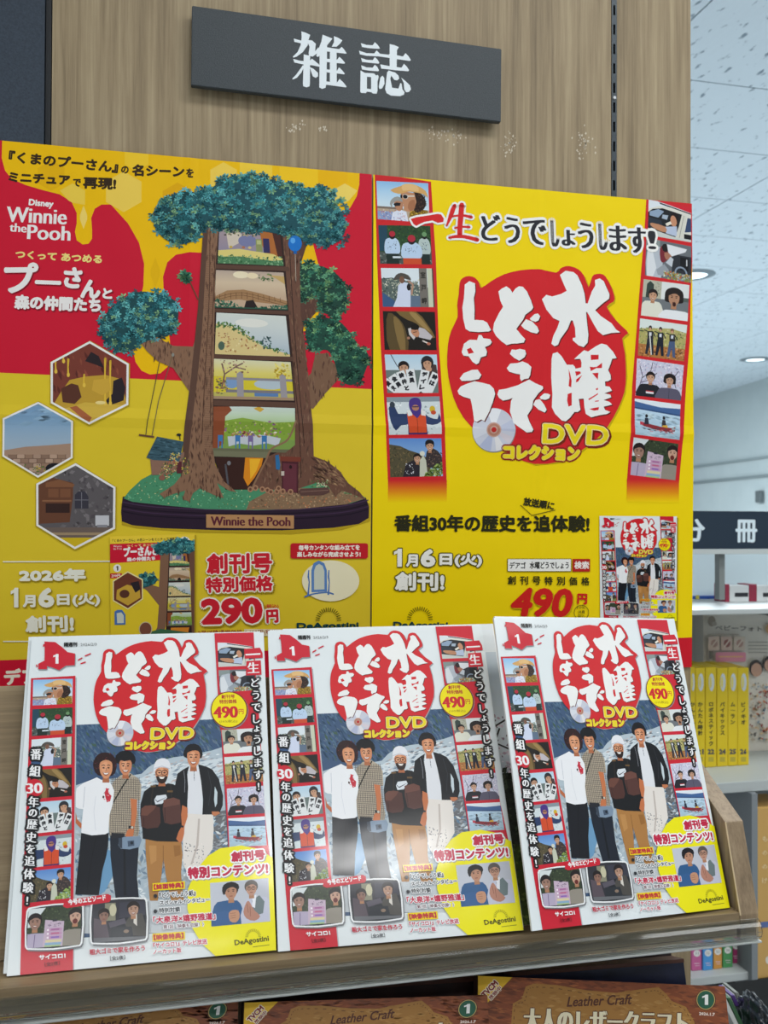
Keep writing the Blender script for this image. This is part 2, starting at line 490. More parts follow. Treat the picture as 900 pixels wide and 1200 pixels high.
# wood wall behind the posters
px_l, px_s0, px_s1, px_r = at(59, 300, 0)[0], at(716.3, 120, 0)[0], at(722.8, 120, 0)[0], at(809.5, 300, 0)[0]
wb = struct(box('wall_back', (-.75, .012, 0), (px_r-.002, .03, CEIL), M_HOLE))
pn = box('panel', (px_l, -0.0, .02), (px_s0, .011, CEIL-.002), M_WOODV, wb, .0006)
pn = box('panel', (px_s1, -0.0, .02), (px_r, .011, CEIL-.002), M_WOODV, wb, .0006)
box('column_board', (-.7, -.003, .02), (px_l-.0075, .011, CEIL-.002), M_BLACK, wb, .0005)
box('trim_bar', (px_l-.0065, .001, .02), (px_l-.001, .011, CEIL-.002), mat('black_trim', '#14171a', .5), wb)
# faint glue marks left on the veneer, part of its wear
mk = bmesh.new(); rnd = random.Random(4)
for cx_, cy_, n_, sx, sy in ((512, 157, 26, 16, 8), (535, 158, 22, 10, 9), (596, 170, 34, 7, 14), (683, 170, 46, 12, 16), (345, 149, 18, 12, 5), (376, 151, 10, 8, 4)):
    for k in range(n_):
        p = at(cx_+rnd.gauss(0, sx*.5), cy_+rnd.gauss(0, sy*.5), -.0002); r = rnd.uniform(.0004, .0013)
        vs = [mk.verts.new((p[0]+r*a, -.0002, p[2]+r*b)) for a, b in ((-1, -.3), (.2, -1.6), (1, .2), (.1, 1.4))]
        mk.faces.new(vs)
o = bm_obj('glue_residue', mk, mat('glue', '#cfc4ae', .6), wb); o['kind'] = 'stuff'
# slotted upright between the two panels
su = empty('slotted_upright', (float((px_s0+px_s1)/2), 0, .02), 'black slotted metal upright set between the two wood panels above the posters', 'shelf upright')
sx0, sx1 = px_s0+.0003, px_s1-.0003; sc = (sx0+sx1)/2
bm = bmesh.new()
zt_ = CEIL-.01; pitch = .02472
z00 = at(719, 12, 0)[2]
zs = [z00+pitch*(k-30) for k in range(0, 75) if z00+pitch*(k-30)+.02 < zt_ and z00+pitch*(k-30) > .05]
w_ = sx1-sx0; hw = .0014
box_bm(bm, (-w_/2, -.0005, 0), (-hw, .004, zt_-.02)); box_bm(bm, (hw, -.0005, 0), (w_/2, .004, zt_-.02))
prev = 0
for z in zs+[zt_+.5]:
    top = min(z-.0065, zt_)-.02
    box_bm(bm, (-hw, -.0005, prev), (hw, .004, top)); prev = z+.0065-.02
bm_obj('channel', bm, M_STRIP, su)
bm = bmesh.new(); box_bm(bm, (-w_/2, .0042, 0), (w_/2, .0052, zt_-.02)); bm_obj('slot_shadow_plate', bm, M_HOLE, su)
bm = bmesh.new(); bmesh.ops.create_cone(bm, cap_ends=True, segments=16, radius1=.0026, radius2=.002, depth=.0015)
bmesh.ops.rotate(bm, verts=bm.verts, matrix=Matrix.Rotation(PI/2, 3, 'X'))
bmesh.ops.translate(bm, verts=bm.verts, vec=(0, -.0014, at(719, 115, 0)[2]-.02)); bm_obj('screw', bm, M_STEEL, su)

# far wall running into the shop on the right, and the wall at its end
dirv = Vector((math.sin(YAW-math.atan(114/FPX)), math.cos(YAW-math.atan(114/FPX)), 0))
p1 = CAM+(CF+CR*(809-450)/FPX+CU*(600-470)/FPX)*((CEIL-GZ)/((CF+CR*(809-450)/FPX+CU*(600-470)/FPX)[2]))
P1 = Vector((p1[0], p1[1], 0))
def wallseg(name, a, b, z0, z1, t, m, par=None):
    n = Vector((b[1]-a[1], -(b[0]-a[0]), 0)).normalized()*t*-1
    return prism(name, [(a[0], a[1], z0), (b[0], b[1], z0), (b[0], b[1], z1), (a[0], a[1], z1)], n, m, par)
A_ = P1-dirv*10.5; B_ = P1+dirv*6
wr = struct(wallseg('wall_right', A_, B_, 0, CEIL, -.1, M_WHITEWALL))
def on_wall(px, py):
    d = CF+CR*(px-450)/FPX+CU*(600-py)/FPX
    # solve CAM + t d on the wall plane
    nx, ny = dirv.y, -dirv.x
    t = ((P1.x-CAM[0])*nx+(P1.y-CAM[1])*ny)/(d[0]*nx+d[1]*ny); return CAM+d*t
inn = Vector((-dirv.y, dirv.x, 0))
z1 = on_wall(809, 549)[2]; z2 = on_wall(809, 567.5)[2]
for k, (zz, th, col) in enumerate(((z1, .02, '#9aa6a8'), (z2, .025, '#8f9a9c'))):
    struct(prism('trim_%d' % (k+1), [tuple((A_+inn*.002).to_3d()+Vector((0, 0, zz))), tuple(B_+inn*.002+Vector((0, 0, zz))), tuple(B_+inn*.002+Vector((0, 0, zz+th))), tuple(A_+inn*.002+Vector((0, 0, zz+th)))], inn*.02, mat('wall_trim', col, .6)))
struct(box('wall_far', (-3, 15.5, 0), (9, 15.6, CEIL), M_WHITEWALL))
# wall socket-like grey box on the far wall
q = on_wall(893, 582)
o = prism('wall_switch', [tuple(Vector(q)+dirv*a+Vector((0, 0, b))+inn*.012) for a, b in ((-.05, -.055), (.05, -.055), (.05, .055), (-.05, .055))], inn*.03, mat('grey_box', '#6b7375', .5), None, .004)
tag(o, 'small grey box fixed on the far white wall above the navy sign', 'wall box')
bm = bmesh.new()
# downlights in the ceiling
def downlight(px, py, lab):
    d = CF+CR*(px-450)/FPX+CU*(600-py)/FPX; p = CAM+d*((CEIL-GZ)/d[2])
    t = empty('downlight', (p[0], p[1], CEIL), lab, 'ceiling light', 'recessed downlights')
    bm = bmesh.new(); n = 28; r0, r1 = .085, .12
    for i in range(n):
        a, b = 2*PI*i/n, 2*PI*(i+1)/n
        bm.faces.new([bm.verts.new((r*math.cos(x), r*math.sin(x), z)) for r, x, z in ((r0, a, -.012), (r1, a, -.002), (r1, b, -.002), (r0, b, -.012))])
        bm.faces.new([bm.verts.new((r*math.cos(x), r*math.sin(x), z)) for r, x, z in ((r0, b, -.012), (r0-.01, b, .004), (r0-.01, a, .004), (r0, a, -.012))])
    bm_obj('rim', bm, mat('rim_grey', '#7f8a92', .4, metal=.3), t)
    bm = bmesh.new(); bmesh.ops.create_circle(bm, cap_ends=True, radius=.078, segments=24)
    bmesh.ops.translate(bm, verts=bm.verts, vec=(0, 0, -.003))
    bm_obj('lamp', bm, mat('lamp_glow', '#ffffff', .5, Emission_Color=(.75, .93, 1, 1), Emission_Strength=2.2), t)
downlight(885, 421, 'round recessed downlight glowing in the white ceiling at far right')
downlight(811.5, 322, 'round recessed downlight half hidden by the yellow poster edge')

# ------------------------------------------------------------------ magazine display shelf
LZ = GZ-.3635; LY = -.297                      # top of the ledge, its front
sh = empty('magazine_shelf', (.2, -.2, GZ-.60), 'wooden sloped magazine display shelf carrying the three white magazines', 'display shelf')
def rel(o):    # geometry given in world space under a moved root
    o.matrix_parent_inverse = Matrix.Translation(-Vector(o.parent.location)); return o
SX0, SX1, SX2 = -.62, .5295, .549
rel(box('ledge', (SX0, LY, LZ-.014), (SX1, -.23, LZ), M_WOODX, sh, .0006))
rel(box('front_rail', (SX0, LY+.004, LZ-.024), (SX1-.0005, LY+.02, LZ-.0142), M_WOODX, sh, .0006))
# sloped back board the magazines lean on
b0 = Vector((0, -.249, LZ+.001)); dn = Vector((0, .42, .907)).normalized(); L_ = .232
nb = Vector((0, .907, -.42)).normalized()
rel(prism('back_board', [tuple(Vector((SX0, b0.y, b0.z))), tuple(Vector((SX0, b0.y, b0.z))+dn*L_), tuple(Vector((SX0, b0.y, b0.z))+dn*L_+nb*.012), tuple(Vector((SX0, b0.y, b0.z))+nb*.012)], (SX1-SX0-.0005, 0, 0), M_WOODX, sh, .0004))
# side board
prof = [(-.2975, GZ-.388), (-.2975, GZ-.366), (-.2735, GZ-.2865), (-.205, GZ-.2495), (-.10, GZ-.193), (-.012, GZ-.19), (-.012, GZ-.388)]
rel(prism('side_board', [(SX1, y, z) for y, z in prof], (SX2-SX1, 0, 0), M_WOODY, sh, .0008))
rel(prism('edge_band', [(SX1-.0002, y, z) for y, z in ((-.2979, GZ-.366), (-.2739, GZ-.2861), (-.2732, GZ-.2868), (-.2969, GZ-.3665))], (.0012, 0, 0), mat('pale_edge', '#cbb591', .5), sh))
rel(box('rear_board', (SX0, -.026, GZ-.388), (SX1-.0005, -.012, GZ-.20), M_WOODX, sh))
rel(box('bottom_board', (SX0, -.275, GZ-.3935), (SX1-.0005, -.027, GZ-.3795), M_WOODX, sh))
# clear price rail clipped to the front
M_ACR = mat('clear_acrylic', '#f4f7f6', .04, spec=.5, Transmission_Weight=1.0, IOR=1.3)
pr = empty('price_rail', (.2, -.31, GZ-.392), 'clear acrylic price label rail clipped along the front edge of the wooden shelf', 'price rail')
def rail_strip(name, prof, x1, th=.0012):
    bm = bmesh.new(); n = len(prof)
    out = []
    for i, (y, z) in enumerate(prof):
        a = prof[max(i-1, 0)]; b = prof[min(i+1, n-1)]; t = Vector((b[0]-a[0], b[1]-a[1])).normalized()
        out.append((y-t.y*th, z+t.x*th))
    for x in (SX0+.02, x1):
        pass
    A = [bm.verts.new((SX0+.02, y, z)) for y, z in prof+out[::-1]]
    B = [bm.verts.new((x1, y, z)) for y, z in prof+out[::-1]]
    bm.faces.new(A); bm.faces.new(B[::-1]); m = len(A)
    for i in range(m): bm.faces.new((A[i], B[i], B[(i+1) % m], A[(i+1) % m]))
    bmesh.ops.recalc_face_normals(bm, faces=bm.faces)
    return rel(bm_obj(name, bm, M_ACR, pr))
RZ = GZ-.3690
rail_strip('front_lens', [(-.300, RZ), (-.3035, RZ+.0012), (-.3065, RZ-.001), (-.3085, RZ-.004), (-.3095, RZ-.009), (-.3085, RZ-.014), (-.3055, RZ-.0165), (-.300, RZ-.0172)], SX2-.004)
rail_strip('back_plate', [(-.2992, RZ-.001), (-.2992, RZ-.0165)], SX2-.004)
M_ACR2 = mat('frosted_edge', '#c6cbc8', .3, spec=.6, Transmission_Weight=.4)
rel(box('lower_lip', (SX0+.02, -.309, RZ-.0192), (SX2-.004, -.300, RZ-.0175), M_ACR2, pr, .0006))

# ------------------------------------------------------------------ small printed photographs, drawn in a 60 x 45 frame
SKIN, SKIN2, HAIRC = '#c99b7c', '#b3805f', '#221b1b'
def head(A, x, y, r, hair=HAIRC, skin=SKIN, curly=False, hat=None, glasses=False, smile=True, fine=False):
    if curly: A.poly([(x-1.35*r, y-.1*r), (x-1.25*r, y-.9*r), (x-.7*r, y-1.35*r), (x, y-1.5*r), (x+.7*r, y-1.35*r), (x+1.25*r, y-.9*r), (x+1.35*r, y), (x+1.1*r, y+.6*r), (x-1.1*r, y+.6*r)], hair, 3)
    else: A.ell(x, y-.35*r, 1.02*r, 1.0*r, hair)
    A.poly([(x-.35*r, y+.6*r), (x+.35*r, y+.6*r), (x+.4*r, y+1.5*r), (x-.4*r, y+1.5*r)], SKIN2)
    A.poly([(x-.78*r, y-.2*r), (x-.55*r, y-.72*r), (x, y-.85*r), (x+.55*r, y-.72*r), (x+.78*r, y-.2*r), (x+.68*r, y+.5*r), (x+.3*r, y+.98*r), (x, y+1.08*r), (x-.3*r, y+.98*r), (x-.68*r, y+.5*r)], skin, 2)
    A.poly([(x-.8*r, y-.3*r), (x-.6*r, y-.9*r), (x, y-1.1*r), (x+.6*r, y-.9*r), (x+.8*r, y-.3*r), (x+.35*r, y-.62*r), (x-.2*r, y-.6*r)], hair, 2)
    for s in (-1, 1):
        A.ell(x+s*.33*r, y-.08*r, .14*r, .07*r, '#2a1a16', n=8, keep=True)
        A.stroke([(x+s*.16*r, y-.27*r), (x+s*.5*r, y-.28*r)], .09*r, '#2a1c18', keep=True)
    A.up()
    A.stroke([(x, y), (x+.04*r, y+.28*r), (x+.14*r, y+.32*r)], .08*r, SKIN2)
    if smile:
        A.poly([(x-.32*r, y+.5*r), (x+.32*r, y+.5*r), (x+.12*r, y+.74*r), (x-.12*r, y+.74*r)], '#7c2f2a')
        A.poly([(x-.26*r, y+.51*r), (x+.26*r, y+.51*r), (x+.12*r, y+.62*r), (x-.12*r, y+.62*r)], '#f3ebe4')
    else: A.stroke([(x-.22*r, y+.58*r), (x+.22*r, y+.58*r)], .1*r, '#8a4438')
    if glasses:
        for s in (-1, 1): A.ring(x+s*.33*r, y-.07*r, .24*r, .31*r, '#191517', n=12)
    if hat:
        A.poly([(x-.95*r, y-.45*r), (x-.9*r, y-1.1*r), (x-.4*r, y-1.5*r), (x+.4*r, y-1.5*r), (x+.9*r, y-1.1*r), (x+.95*r, y-.45*r), (x, y-.68*r)], hat, 2)
def torso(A, x, y, w, h, col, neck=None):
    A.poly([(x-.22*w, y), (x+.22*w, y), (x+.5*w, y+.14*h), (x+.62*w, y+h), (x-.62*w, y+h), (x-.5*w, y+.14*h)], col, 2)
    if neck: A.poly([(x-.14*w, y-.01*h), (x+.14*w, y-.01*h), (x, y+.2*h)], neck)

def ph_hats(A):
    A.rect(0, 0, 60, 45, grad(['#8fc0ea', '#bcdcf0', '#d8e6ee'], 1, 0, 32), 4)
    A.rect(0, 31, 60, 45, '#b9a58e'); A.rect(0, 29.5, 30, 32, '#7d6c60'); A.rect(0, 35, 24, 45, '#8fa0c8')
    A.specks((0, 33, 26, 44), 60, ['#e8e4e4', '#c56a60', '#5a6ea0', '#d8c0a0'], .9, 3)
    A.poly([(36, 45), (38, 34), (46, 30), (58, 31), (60, 45)], '#8b6a1c'); A.specks((38, 32, 60, 45), 90, ['#d8b02c', '#3a2a10', '#e8cc50'], .8, 5)
    A.poly([(42, 12), (50, 11), (56, 18), (56, 27), (50, 33), (44, 34), (42, 26)], '#2b1c18', 2); A.specks((43, 12, 57, 33), 70, ['#4a3020', '#1a1012', '#5a4030'], 1.0, 6)
    A.poly([(28.5, 13), (35, 11), (44, 12), (46, 22), (43, 31), (38, 34), (33, 33), (31, 30.5), (31.5, 28.6), (30, 27.5), (31, 26), (28, 24), (28.5, 21)], '#c08a66', 1)
    A.poly([(38, 22), (44, 20), (44, 29), (39, 33), (36, 29)], '#a8704e', 2)
    A.poly([(16, 10), (28, 5), (36, 2), (47, 3), (57, 9), (59, 17), (55, 13), (44, 11), (36, 11), (26, 14)], '#d9a866', 2)
    A.poly([(30, 3.5), (38, 1.5), (47, 3), (49, 10), (38, 9), (31, 10)], '#e6bd80', 2)
    A.stroke([(35, 16), (44, 15.5)], 1.5, '#ded6c8'); A.ell(33.6, 16.6, 3.3, 2.9, '#d6cec2'); A.ell(33.4, 16.7, 2.7, 2.3, '#1b1a20'); A.ell(28.8, 16.6, 1.2, 2.2, '#1b1a20')
    A.poly([(16, 45), (18, 36), (26, 32), (34, 34), (36, 45)], '#dfe4f2'); A.specks((18, 36, 35, 45), 40, ['#8a92c8', '#c05a58', '#f4f4f8'], .8, 8)
    A.poly([(20, 24), (26, 20), (30, 22), (30, 30), (26, 34), (22, 31)], '#b98363', 2)
    A.poly([(15, 26), (18, 20), (24, 17), (29, 19), (30, 23), (24, 22), (18, 26), (18, 31)], '#9b9c98', 2)
    A.poly([(19, 26), (23, 24), (28, 24.5), (27, 27.5), (21, 28.5)], '#1c1c22')
def ph_riders(A):
    A.rect(0, 0, 60, 45, '#2b4a2c'); A.specks((0, 0, 60, 30), 240, ['#39632f', '#1d3524', '#49733a', '#244436'], 1.3, 11)
    A.rect(0, 0, 10, 30, '#24485a'); A.rect(0, 31, 60, 45, '#4c5652'); A.specks((0, 33, 60, 45), 70, ['#2a3030', '#7a8480', '#a9b0a8', '#333b3a'], 1.4, 12)
    for x, r, y in ((15, 9, 22), (52, 7, 22), (37, 12, 27)):
        A.poly([(x-r, y+8), (x-.9*r, y-3), (x-.5*r, y-7), (x+.5*r, y-7), (x+.95*r, y-1), (x+r, y+8), (x+.6*r, y+12), (x-.6*r, y+12)], '#bfd6ee' if x != 52 else '#b8c8c4', 2)
        A.specks((x-.6*r, y-3, x+.6*r, y+6), 26, ['#3a4a6a', '#8faac8', '#20304a'], .75, 13+x)
        A.ell(x+.5, y-10, .3*r+1, .3*r+1.6, '#1f1b20'); A.ell(x+.6, y-12, .32*r+.6, .28*r+.8, '#b02c3c' if x != 52 else '#6f9a6a')
        A.rect(x-.8*r, y+11, x+.8*r, 45, '#20302c')
    A.rect(27, 38, 48, 45, '#d0502c'); A.rect(15, 36, 24, 38.2, '#d8e4ec')
def ph_pillar(A):
    A.rect(0, 0, 60, 45, '#dfe9ee'); A.poly([(0, 12), (12, 11), (24, 14), (40, 17), (46, 24), (60, 20), (60, 45), (0, 45)], '#5c6a66')
    A.specks((0, 12, 46, 36), 220, ['#8c9a8a', '#394744', '#b9bfa8', '#6a786c', '#e0dcc8'], 1.3, 21)
    A.poly([(0, 28), (14, 38), (16, 45), (0, 45)], '#3e5c86'); A.rect(30, 32, 44, 45, '#62748a')
    A.poly([(12, 45), (17, 34), (19, 20), (24, 16), (30, 17), (33, 26), (32, 45)], '#d4dcf0', 1)
    A.poly([(14, 14), (17, 8), (23, 5.5), (31, 8), (34, 14), (26, 12), (20, 13)], '#55504a', 2); A.ell(23.5, 13.5, 3, 4.2, '#7d5a48'); A.ell(31, 22, 2.3, 4, '#241f22')
    A.stroke([(31, 15), (36, 19), (34, 30)], 2.2, '#b98f78')
    A.rect(43.5, 0, 52.5, 45, '#77716a'); A.rect(53, 0, 58.5, 45, '#ced2b8'); A.rect(58.5, 0, 60, 45, '#41453a')
    for i, ch in enumerate('室戸岬'): A.text(ch, (45.2, 11.5+15*i), (51, 11.5+15*i), 7.5, '#33302c', .25, res=1)
def ph_tent(A):
    A.rect(0, 0, 60, 45, '#201c18')
    A.poly([(6, 2), (15, 6), (22, 14), (26, 26), (27, 45), (6, 45), (3, 20)], '#5c4b2c', 2); A.poly([(12, 6), (18, 10), (23, 22), (24, 45), (18, 45), (13, 22)], '#866d40', 2)
    A.poly([(15, 0), (38, 0), (50, 14), (59, 30), (50, 28), (38, 14), (28, 10)], '#7b6338', 2); A.poly([(30, 1), (38, 2), (48, 14), (54, 24), (44, 17), (36, 9)], '#a08450', 2)
    A.poly([(40, 18), (47, 20), (56, 29), (53, 33), (44, 31), (40, 30)], '#c2bcc0', 1); A.poly([(28, 20), (31, 19), (36, 30), (34, 33), (29, 27)], '#d2ccca')
    A.poly([(31, 22), (38, 20), (41, 26), (38, 30), (33, 27)], '#c58a68', 2); A.ell(36, 18, 5, 3.6, '#17130f'); A.stroke([(33.5, 24.5), (38, 23.5)], .8, '#33211a')
    A.stroke([(44, 34), (53, 38)], 1.6, '#e0d8d0'); A.ell(51, 37.5, 2.2, 1.6, '#b97058'); A.ell(28, 31, 1.8, 1.6, '#a87860')
def ph_cards(A):
    A.rect(0, 0, 60, 45, grad(['#b8d6e8', '#d6e4ec'], 1, 0, 20), 2); A.rect(0, 18, 60, 45, '#6e7c78'); A.stroke([(7, 0), (14, 14)], 1, '#4a5460')
    A.poly([(42, 12), (50, 10), (59, 12), (60, 30), (42, 30)], '#4a3a38')
    head(A, 21, 16, 6.4, smile=False); A.ell(48.5, 9, 7.2, 7.6, '#26252a'); head(A, 48.5, 11, 6, smile=False, hat='#2a2b31'); A.ell(50, 17, 3.5, 3, SKIN)
    fan = [((4, 36), -52, '賛え'), ((11, 31), -34, '全員'), ((19, 27), -20, '鈴井と'), ((29, 25), -6, '全員'), ((44, 26), 14, 'ディレク'), ((55, 29), 26, '鈴は')]
    for (x, y), a, t in fan:
        a = math.radians(a); c, q = math.cos(a), math.sin(a)
        def R(u, v): return (x+u*c-v*q, y+u*q+v*c)
        A.poly([R(-5, -8), R(5, -8), R(5, 40), R(-5, 40)], '#e6e8e8'); A.stroke([R(5, -8), R(5, 40)], .35, '#8f9698')
        for i, ch in enumerate(t[:4]): A.text(ch, R(-3.2, 0+8*i), R(3.2, 0+8*i), 6.2, '#23242a', .5, res=1, up=tuple(np.array(R(0, -1))-np.array(R(0, 0))))
def ph_vest(A):
    A.rect(0, 0, 60, 45, '#d6e0e2'); A.rect(0, 0, 60, 6, '#8b98a0'); A.specks((0, 4, 60, 45), 70, ['#eef3f4', '#b4c0c4', '#9aa8ac'], 1.6, 31)
    A.poly([(2, 12), (8, 9), (12, 20), (24, 20), (24, 32), (14, 34), (8, 40), (3, 30)], '#2d3f66', 2); A.poly([(38, 16), (46, 24), (56, 27), (58, 20), (60, 30), (50, 34), (40, 30)], '#2d3f66', 2)
    A.poly([(22, 18), (30, 14), (42, 16), (44, 45), (22, 45)], '#3b2f66'); A.poly([(22, 20), (29, 20), (33, 26), (38, 20), (43, 21), (43, 43), (23, 43)], '#d8502a', 1)
    A.poly([(22, 16), (27, 15), (28, 22), (23, 23)], '#e8e8e4'); A.poly([(38, 15), (43, 17), (43, 23), (38, 22)], '#e8e8e4')
    A.poly([(25, 6), (28, 2), (34, 1), (38, 4), (39, 12), (36, 22), (33, 25), (28, 20), (25, 13)], '#4a3584', 2); A.ell(32, 13, 4, 3.6, '#b57f64'); A.rect(28.5, 11.2, 35.5, 12.6, '#3c2c50')
    A.ell(51, 15, 3.2, 4, '#d6b42c'); A.ell(52, 19, 3, 2.6, '#c85030'); A.ell(6, 9, 3, 3.6, '#39424c'); A.stroke([(33, 26), (33, 44)], .6, '#7a2c18')
def ph_hill(A):
    A.rect(0, 0, 60, 45, grad(['#5f8ed0', '#9cc0e4'], 1, 0, 30), 3)
    A.poly([(0, 7), (12, 9), (22, 14), (34, 18), (46, 26), (46, 45), (0, 45)], '#57503a'); A.specks((0, 9, 44, 44), 230, ['#6e6040', '#3c3a28', '#7d6a48', '#4a4a30'], 1.3, 41, inside=[(0, 7), (22, 14), (40, 22), (46, 45), (0, 45)])
    A.poly([(42, 16), (50, 12), (59, 20), (60, 34), (42, 34)], '#3d3434', 2); A.specks((44, 16, 60, 32), 50, ['#6a5048', '#8a7260', '#2a2628'], 1.1, 42)
    head(A, 46, 9.5, 5.2, hat='#1c1a1e'); A.poly([(14, 45), (18, 30), (28, 25), (34, 34), (34, 45)], '#2c2830', 1); A.specks((17, 30, 27, 42), 30, ['#e4e4ea', '#2c2830'], 1, 43)
    head(A, 31, 24, 4.6); A.poly([(33, 45), (34, 26), (38, 20), (41, 26), (42, 40), (38, 45)], '#c9ccb8', 1); A.ell(37, 18, 3, 3, '#dcdccc')
    A.specks((38, 28, 60, 45), 150, ['#9cb85c', '#c4d48a', '#6a8a3c', '#4c6a30'], 1.8, 44, inside=[(36, 45), (60, 26), (60, 45)])
def ph_car(A):
    A.rect(0, 0, 60, 45, '#dfe6ec'); A.poly([(12, 0), (60, 0), (60, 8), (30, 2.5)], '#d02434'); A.poly([(15, 1), (60, 8.5), (60, 10), (16, 3)], '#1e2026')
    A.poly([(0, 12), (14, 6), (30, 5), (60, 10), (60, 45), (0, 45)], '#dcdcd2'); A.poly([(0, 16), (6, 11), (20, 8), (48, 12), (38, 42), (0, 36)], '#1e2226', 1)
    A.poly([(2, 15), (14, 10), (22, 12), (14, 21), (2, 20)], '#8fa4bc'); A.poly([(20, 16), (28, 16), (26, 22), (19, 21)], '#a6b6c6'); A.poly([(0, 22), (18, 24), (22, 36), (0, 34)], '#2a3440')
    A.ell(37, 17, 5.6, 6.6, '#191518'); A.poly([(31, 19), (34, 15), (38, 17), (40, 24), (37, 29), (32, 27)], '#c78f6e', 2); A.poly([(24, 27), (31, 23), (33, 26), (26, 30)], '#ece6d8')
    A.poly([(24, 31), (40, 28), (40, 41), (25, 39)], '#b9c6dc', 1); A.poly([(3, 31), (6, 29), (24, 31), (25, 38), (14, 37), (6, 34)], '#c08a68', 2)
    A.poly([(47, 12), (54, 13), (48, 43), (39, 42)], '#d6d6ca'); A.stroke([(50, 13), (43.5, 42)], .7, '#8c8c82'); A.poly([(55, 15), (60, 15), (60, 32), (51, 34)], '#33476a'); A.rect(50, 36, 60, 42, '#15181c')
    A.poly([(0, 36), (38, 42), (60, 42), (60, 45), (0, 45)], '#cdd2cc')
def ph_cook(A):
    A.rect(0, 0, 60, 45, '#6a7076'); A.rect(34, 14, 60, 36, '#2c3038'); A.rect(45, 16, 56, 32, '#15181d'); A.rect(53, 18, 54.5, 26, '#c8ccd0'); A.rect(0, 0, 18, 12, '#8a9694')
    A.poly([(2, 14), (10, 9), (20, 9), (22, 28), (20, 45), (2, 45)], '#b9c1ca', 2); A.poly([(2, 16), (8, 12), (14, 34), (10, 45), (2, 45)], '#dde2e6', 1)
    A.poly([(18, 10), (23, 5), (29, 8), (32, 16), (24, 26), (19, 24)], '#7a2a34', 2); A.poly([(24, 14), (32, 14), (33, 20), (26, 22)], '#a8735c', 2); A.ell(25, 8, 4.4, 5, '#1f1a1c')
    A.poly([(27, 3), (54, 5), (52, 9), (34, 17), (29, 13)], '#e3e6ea', 1); A.poly([(26, 26), (32, 18), (36, 20), (34, 30)], '#c4cbd3')
    A.poly([(14, 36), (24, 28), (30, 34), (28, 42), (16, 42)], '#98a0a8', 1); A.ring(46, 36, 6.5, 8.5, '#8a98aa', n=16)
    A.specks((24, 36, 60, 45), 130, ['#7a9a4c', '#d8a83c', '#e4e4d0', '#a8c070', '#c46a3c'], 1.5, 51)
def ph_two(A):
    A.rect(0, 0, 60, 45, '#dfe3e2'); A.rect(0, 0, 24, 22, '#b7b7a4'); A.poly([(4, 24), (5, 5), (9, 1), (14, 5), (14, 24)], '#33423c'); A.specks((16, 1, 24, 20), 24, ['#8a8c7a', '#6c7064'], .9, 61)
    A.rect(0, 22, 60, 45, '#70767a'); A.rect(46, 17, 60, 22, '#55605c')
    torso(A, 13, 26, 24, 22, '#e2e2d2'); head(A, 13.5, 19, 6.2)
    torso(A, 44, 34, 34, 14, '#e8ecee'); head(A, 41, 19, 9, curly=True, skin='#b5876a', smile=False); A.ell(41.5, 26.5, 2.3, 2.9, '#3a1c1a')
def ph_three(A):
    A.rect(0, 0, 60, 45, '#dde6e2'); A.poly([(0, 12), (20, 9), (40, 7), (60, 10), (60, 32), (0, 30)], '#b2ab68'); A.specks((0, 9, 60, 31), 200, ['#c9bf7c', '#8a9a58', '#d6cfa0', '#6f7c48', '#a89a6c'], 1.5, 71)
    A.rect(0, 30, 60, 45, '#b0763f'); A.specks((0, 31, 60, 45), 90, ['#c98e54', '#8a5830', '#5a4030', '#d8a878'], 1.5, 72)
    for x, top, leg, hd in ((14, '#2a2a30', '#252a36', '#1c1c1e'), (27, '#22242c', '#1d2230', '#221a16'), (42, '#2c2c2c', '#4a5c7e', '#7a4a38')):
        A.poly([(x-4, 14), (x+3, 13), (x+4.5, 22), (x-3, 24)], top, 1); A.poly([(x-3.5, 23), (x+4, 22), (x+6, 42), (x+2.5, 42), (x+.5, 30), (x-2, 42), (x-5, 42)], leg)
        A.ell(x-.5, 9.5, 2.2, 2.8, hd); A.ell(x-.5, 11, 1.6, 1.8, SKIN); A.stroke([(x-4, 14), (x-8, 13)], 1.3, top); A.stroke([(x+3, 14), (x+7, 20)], 1.3, top)
        A.rect(x-1.5, 15, x+1.5, 19, '#d8dce4')
    A.stroke([(13, 15), (17, 42)], 1.2, '#e6e6e0'); A.rect(0, 14, 6, 15, '#20242a')
def ph_blossom(A):
    A.rect(0, 0, 60, 45, '#cfd0e2'); A.specks((0, 0, 60, 40), 420, ['#e4dcea', '#b8b0cc', '#dcc8d8', '#a8a4c4', '#f2ecf4'], 1.3, 81)
    for P in ([(4, 34), (8, 20), (4, 8)], [(8, 22), (18, 12), (20, 2)], [(6, 28), (16, 24), (26, 14)], [(46, 20), (54, 8)], [(52, 30), (44, 10)]): A.stroke(P, .9, '#4c4658')
    torso(A, 17, 29, 26, 20, '#22242b'); A.rect(13, 37, 23, 40.5, '#e8e4e8'); A.rect(13, 37, 23, 38.3, '#b8303c'); head(A, 18, 21, 5.8, skin='#d0a488')
    torso(A, 43, 31, 28, 20, '#5c596c'); A.stroke([(43, 32), (43, 45)], .6, '#38364a'); head(A, 43, 21.5, 6, curly=True, skin='#c79b80', smile=False)
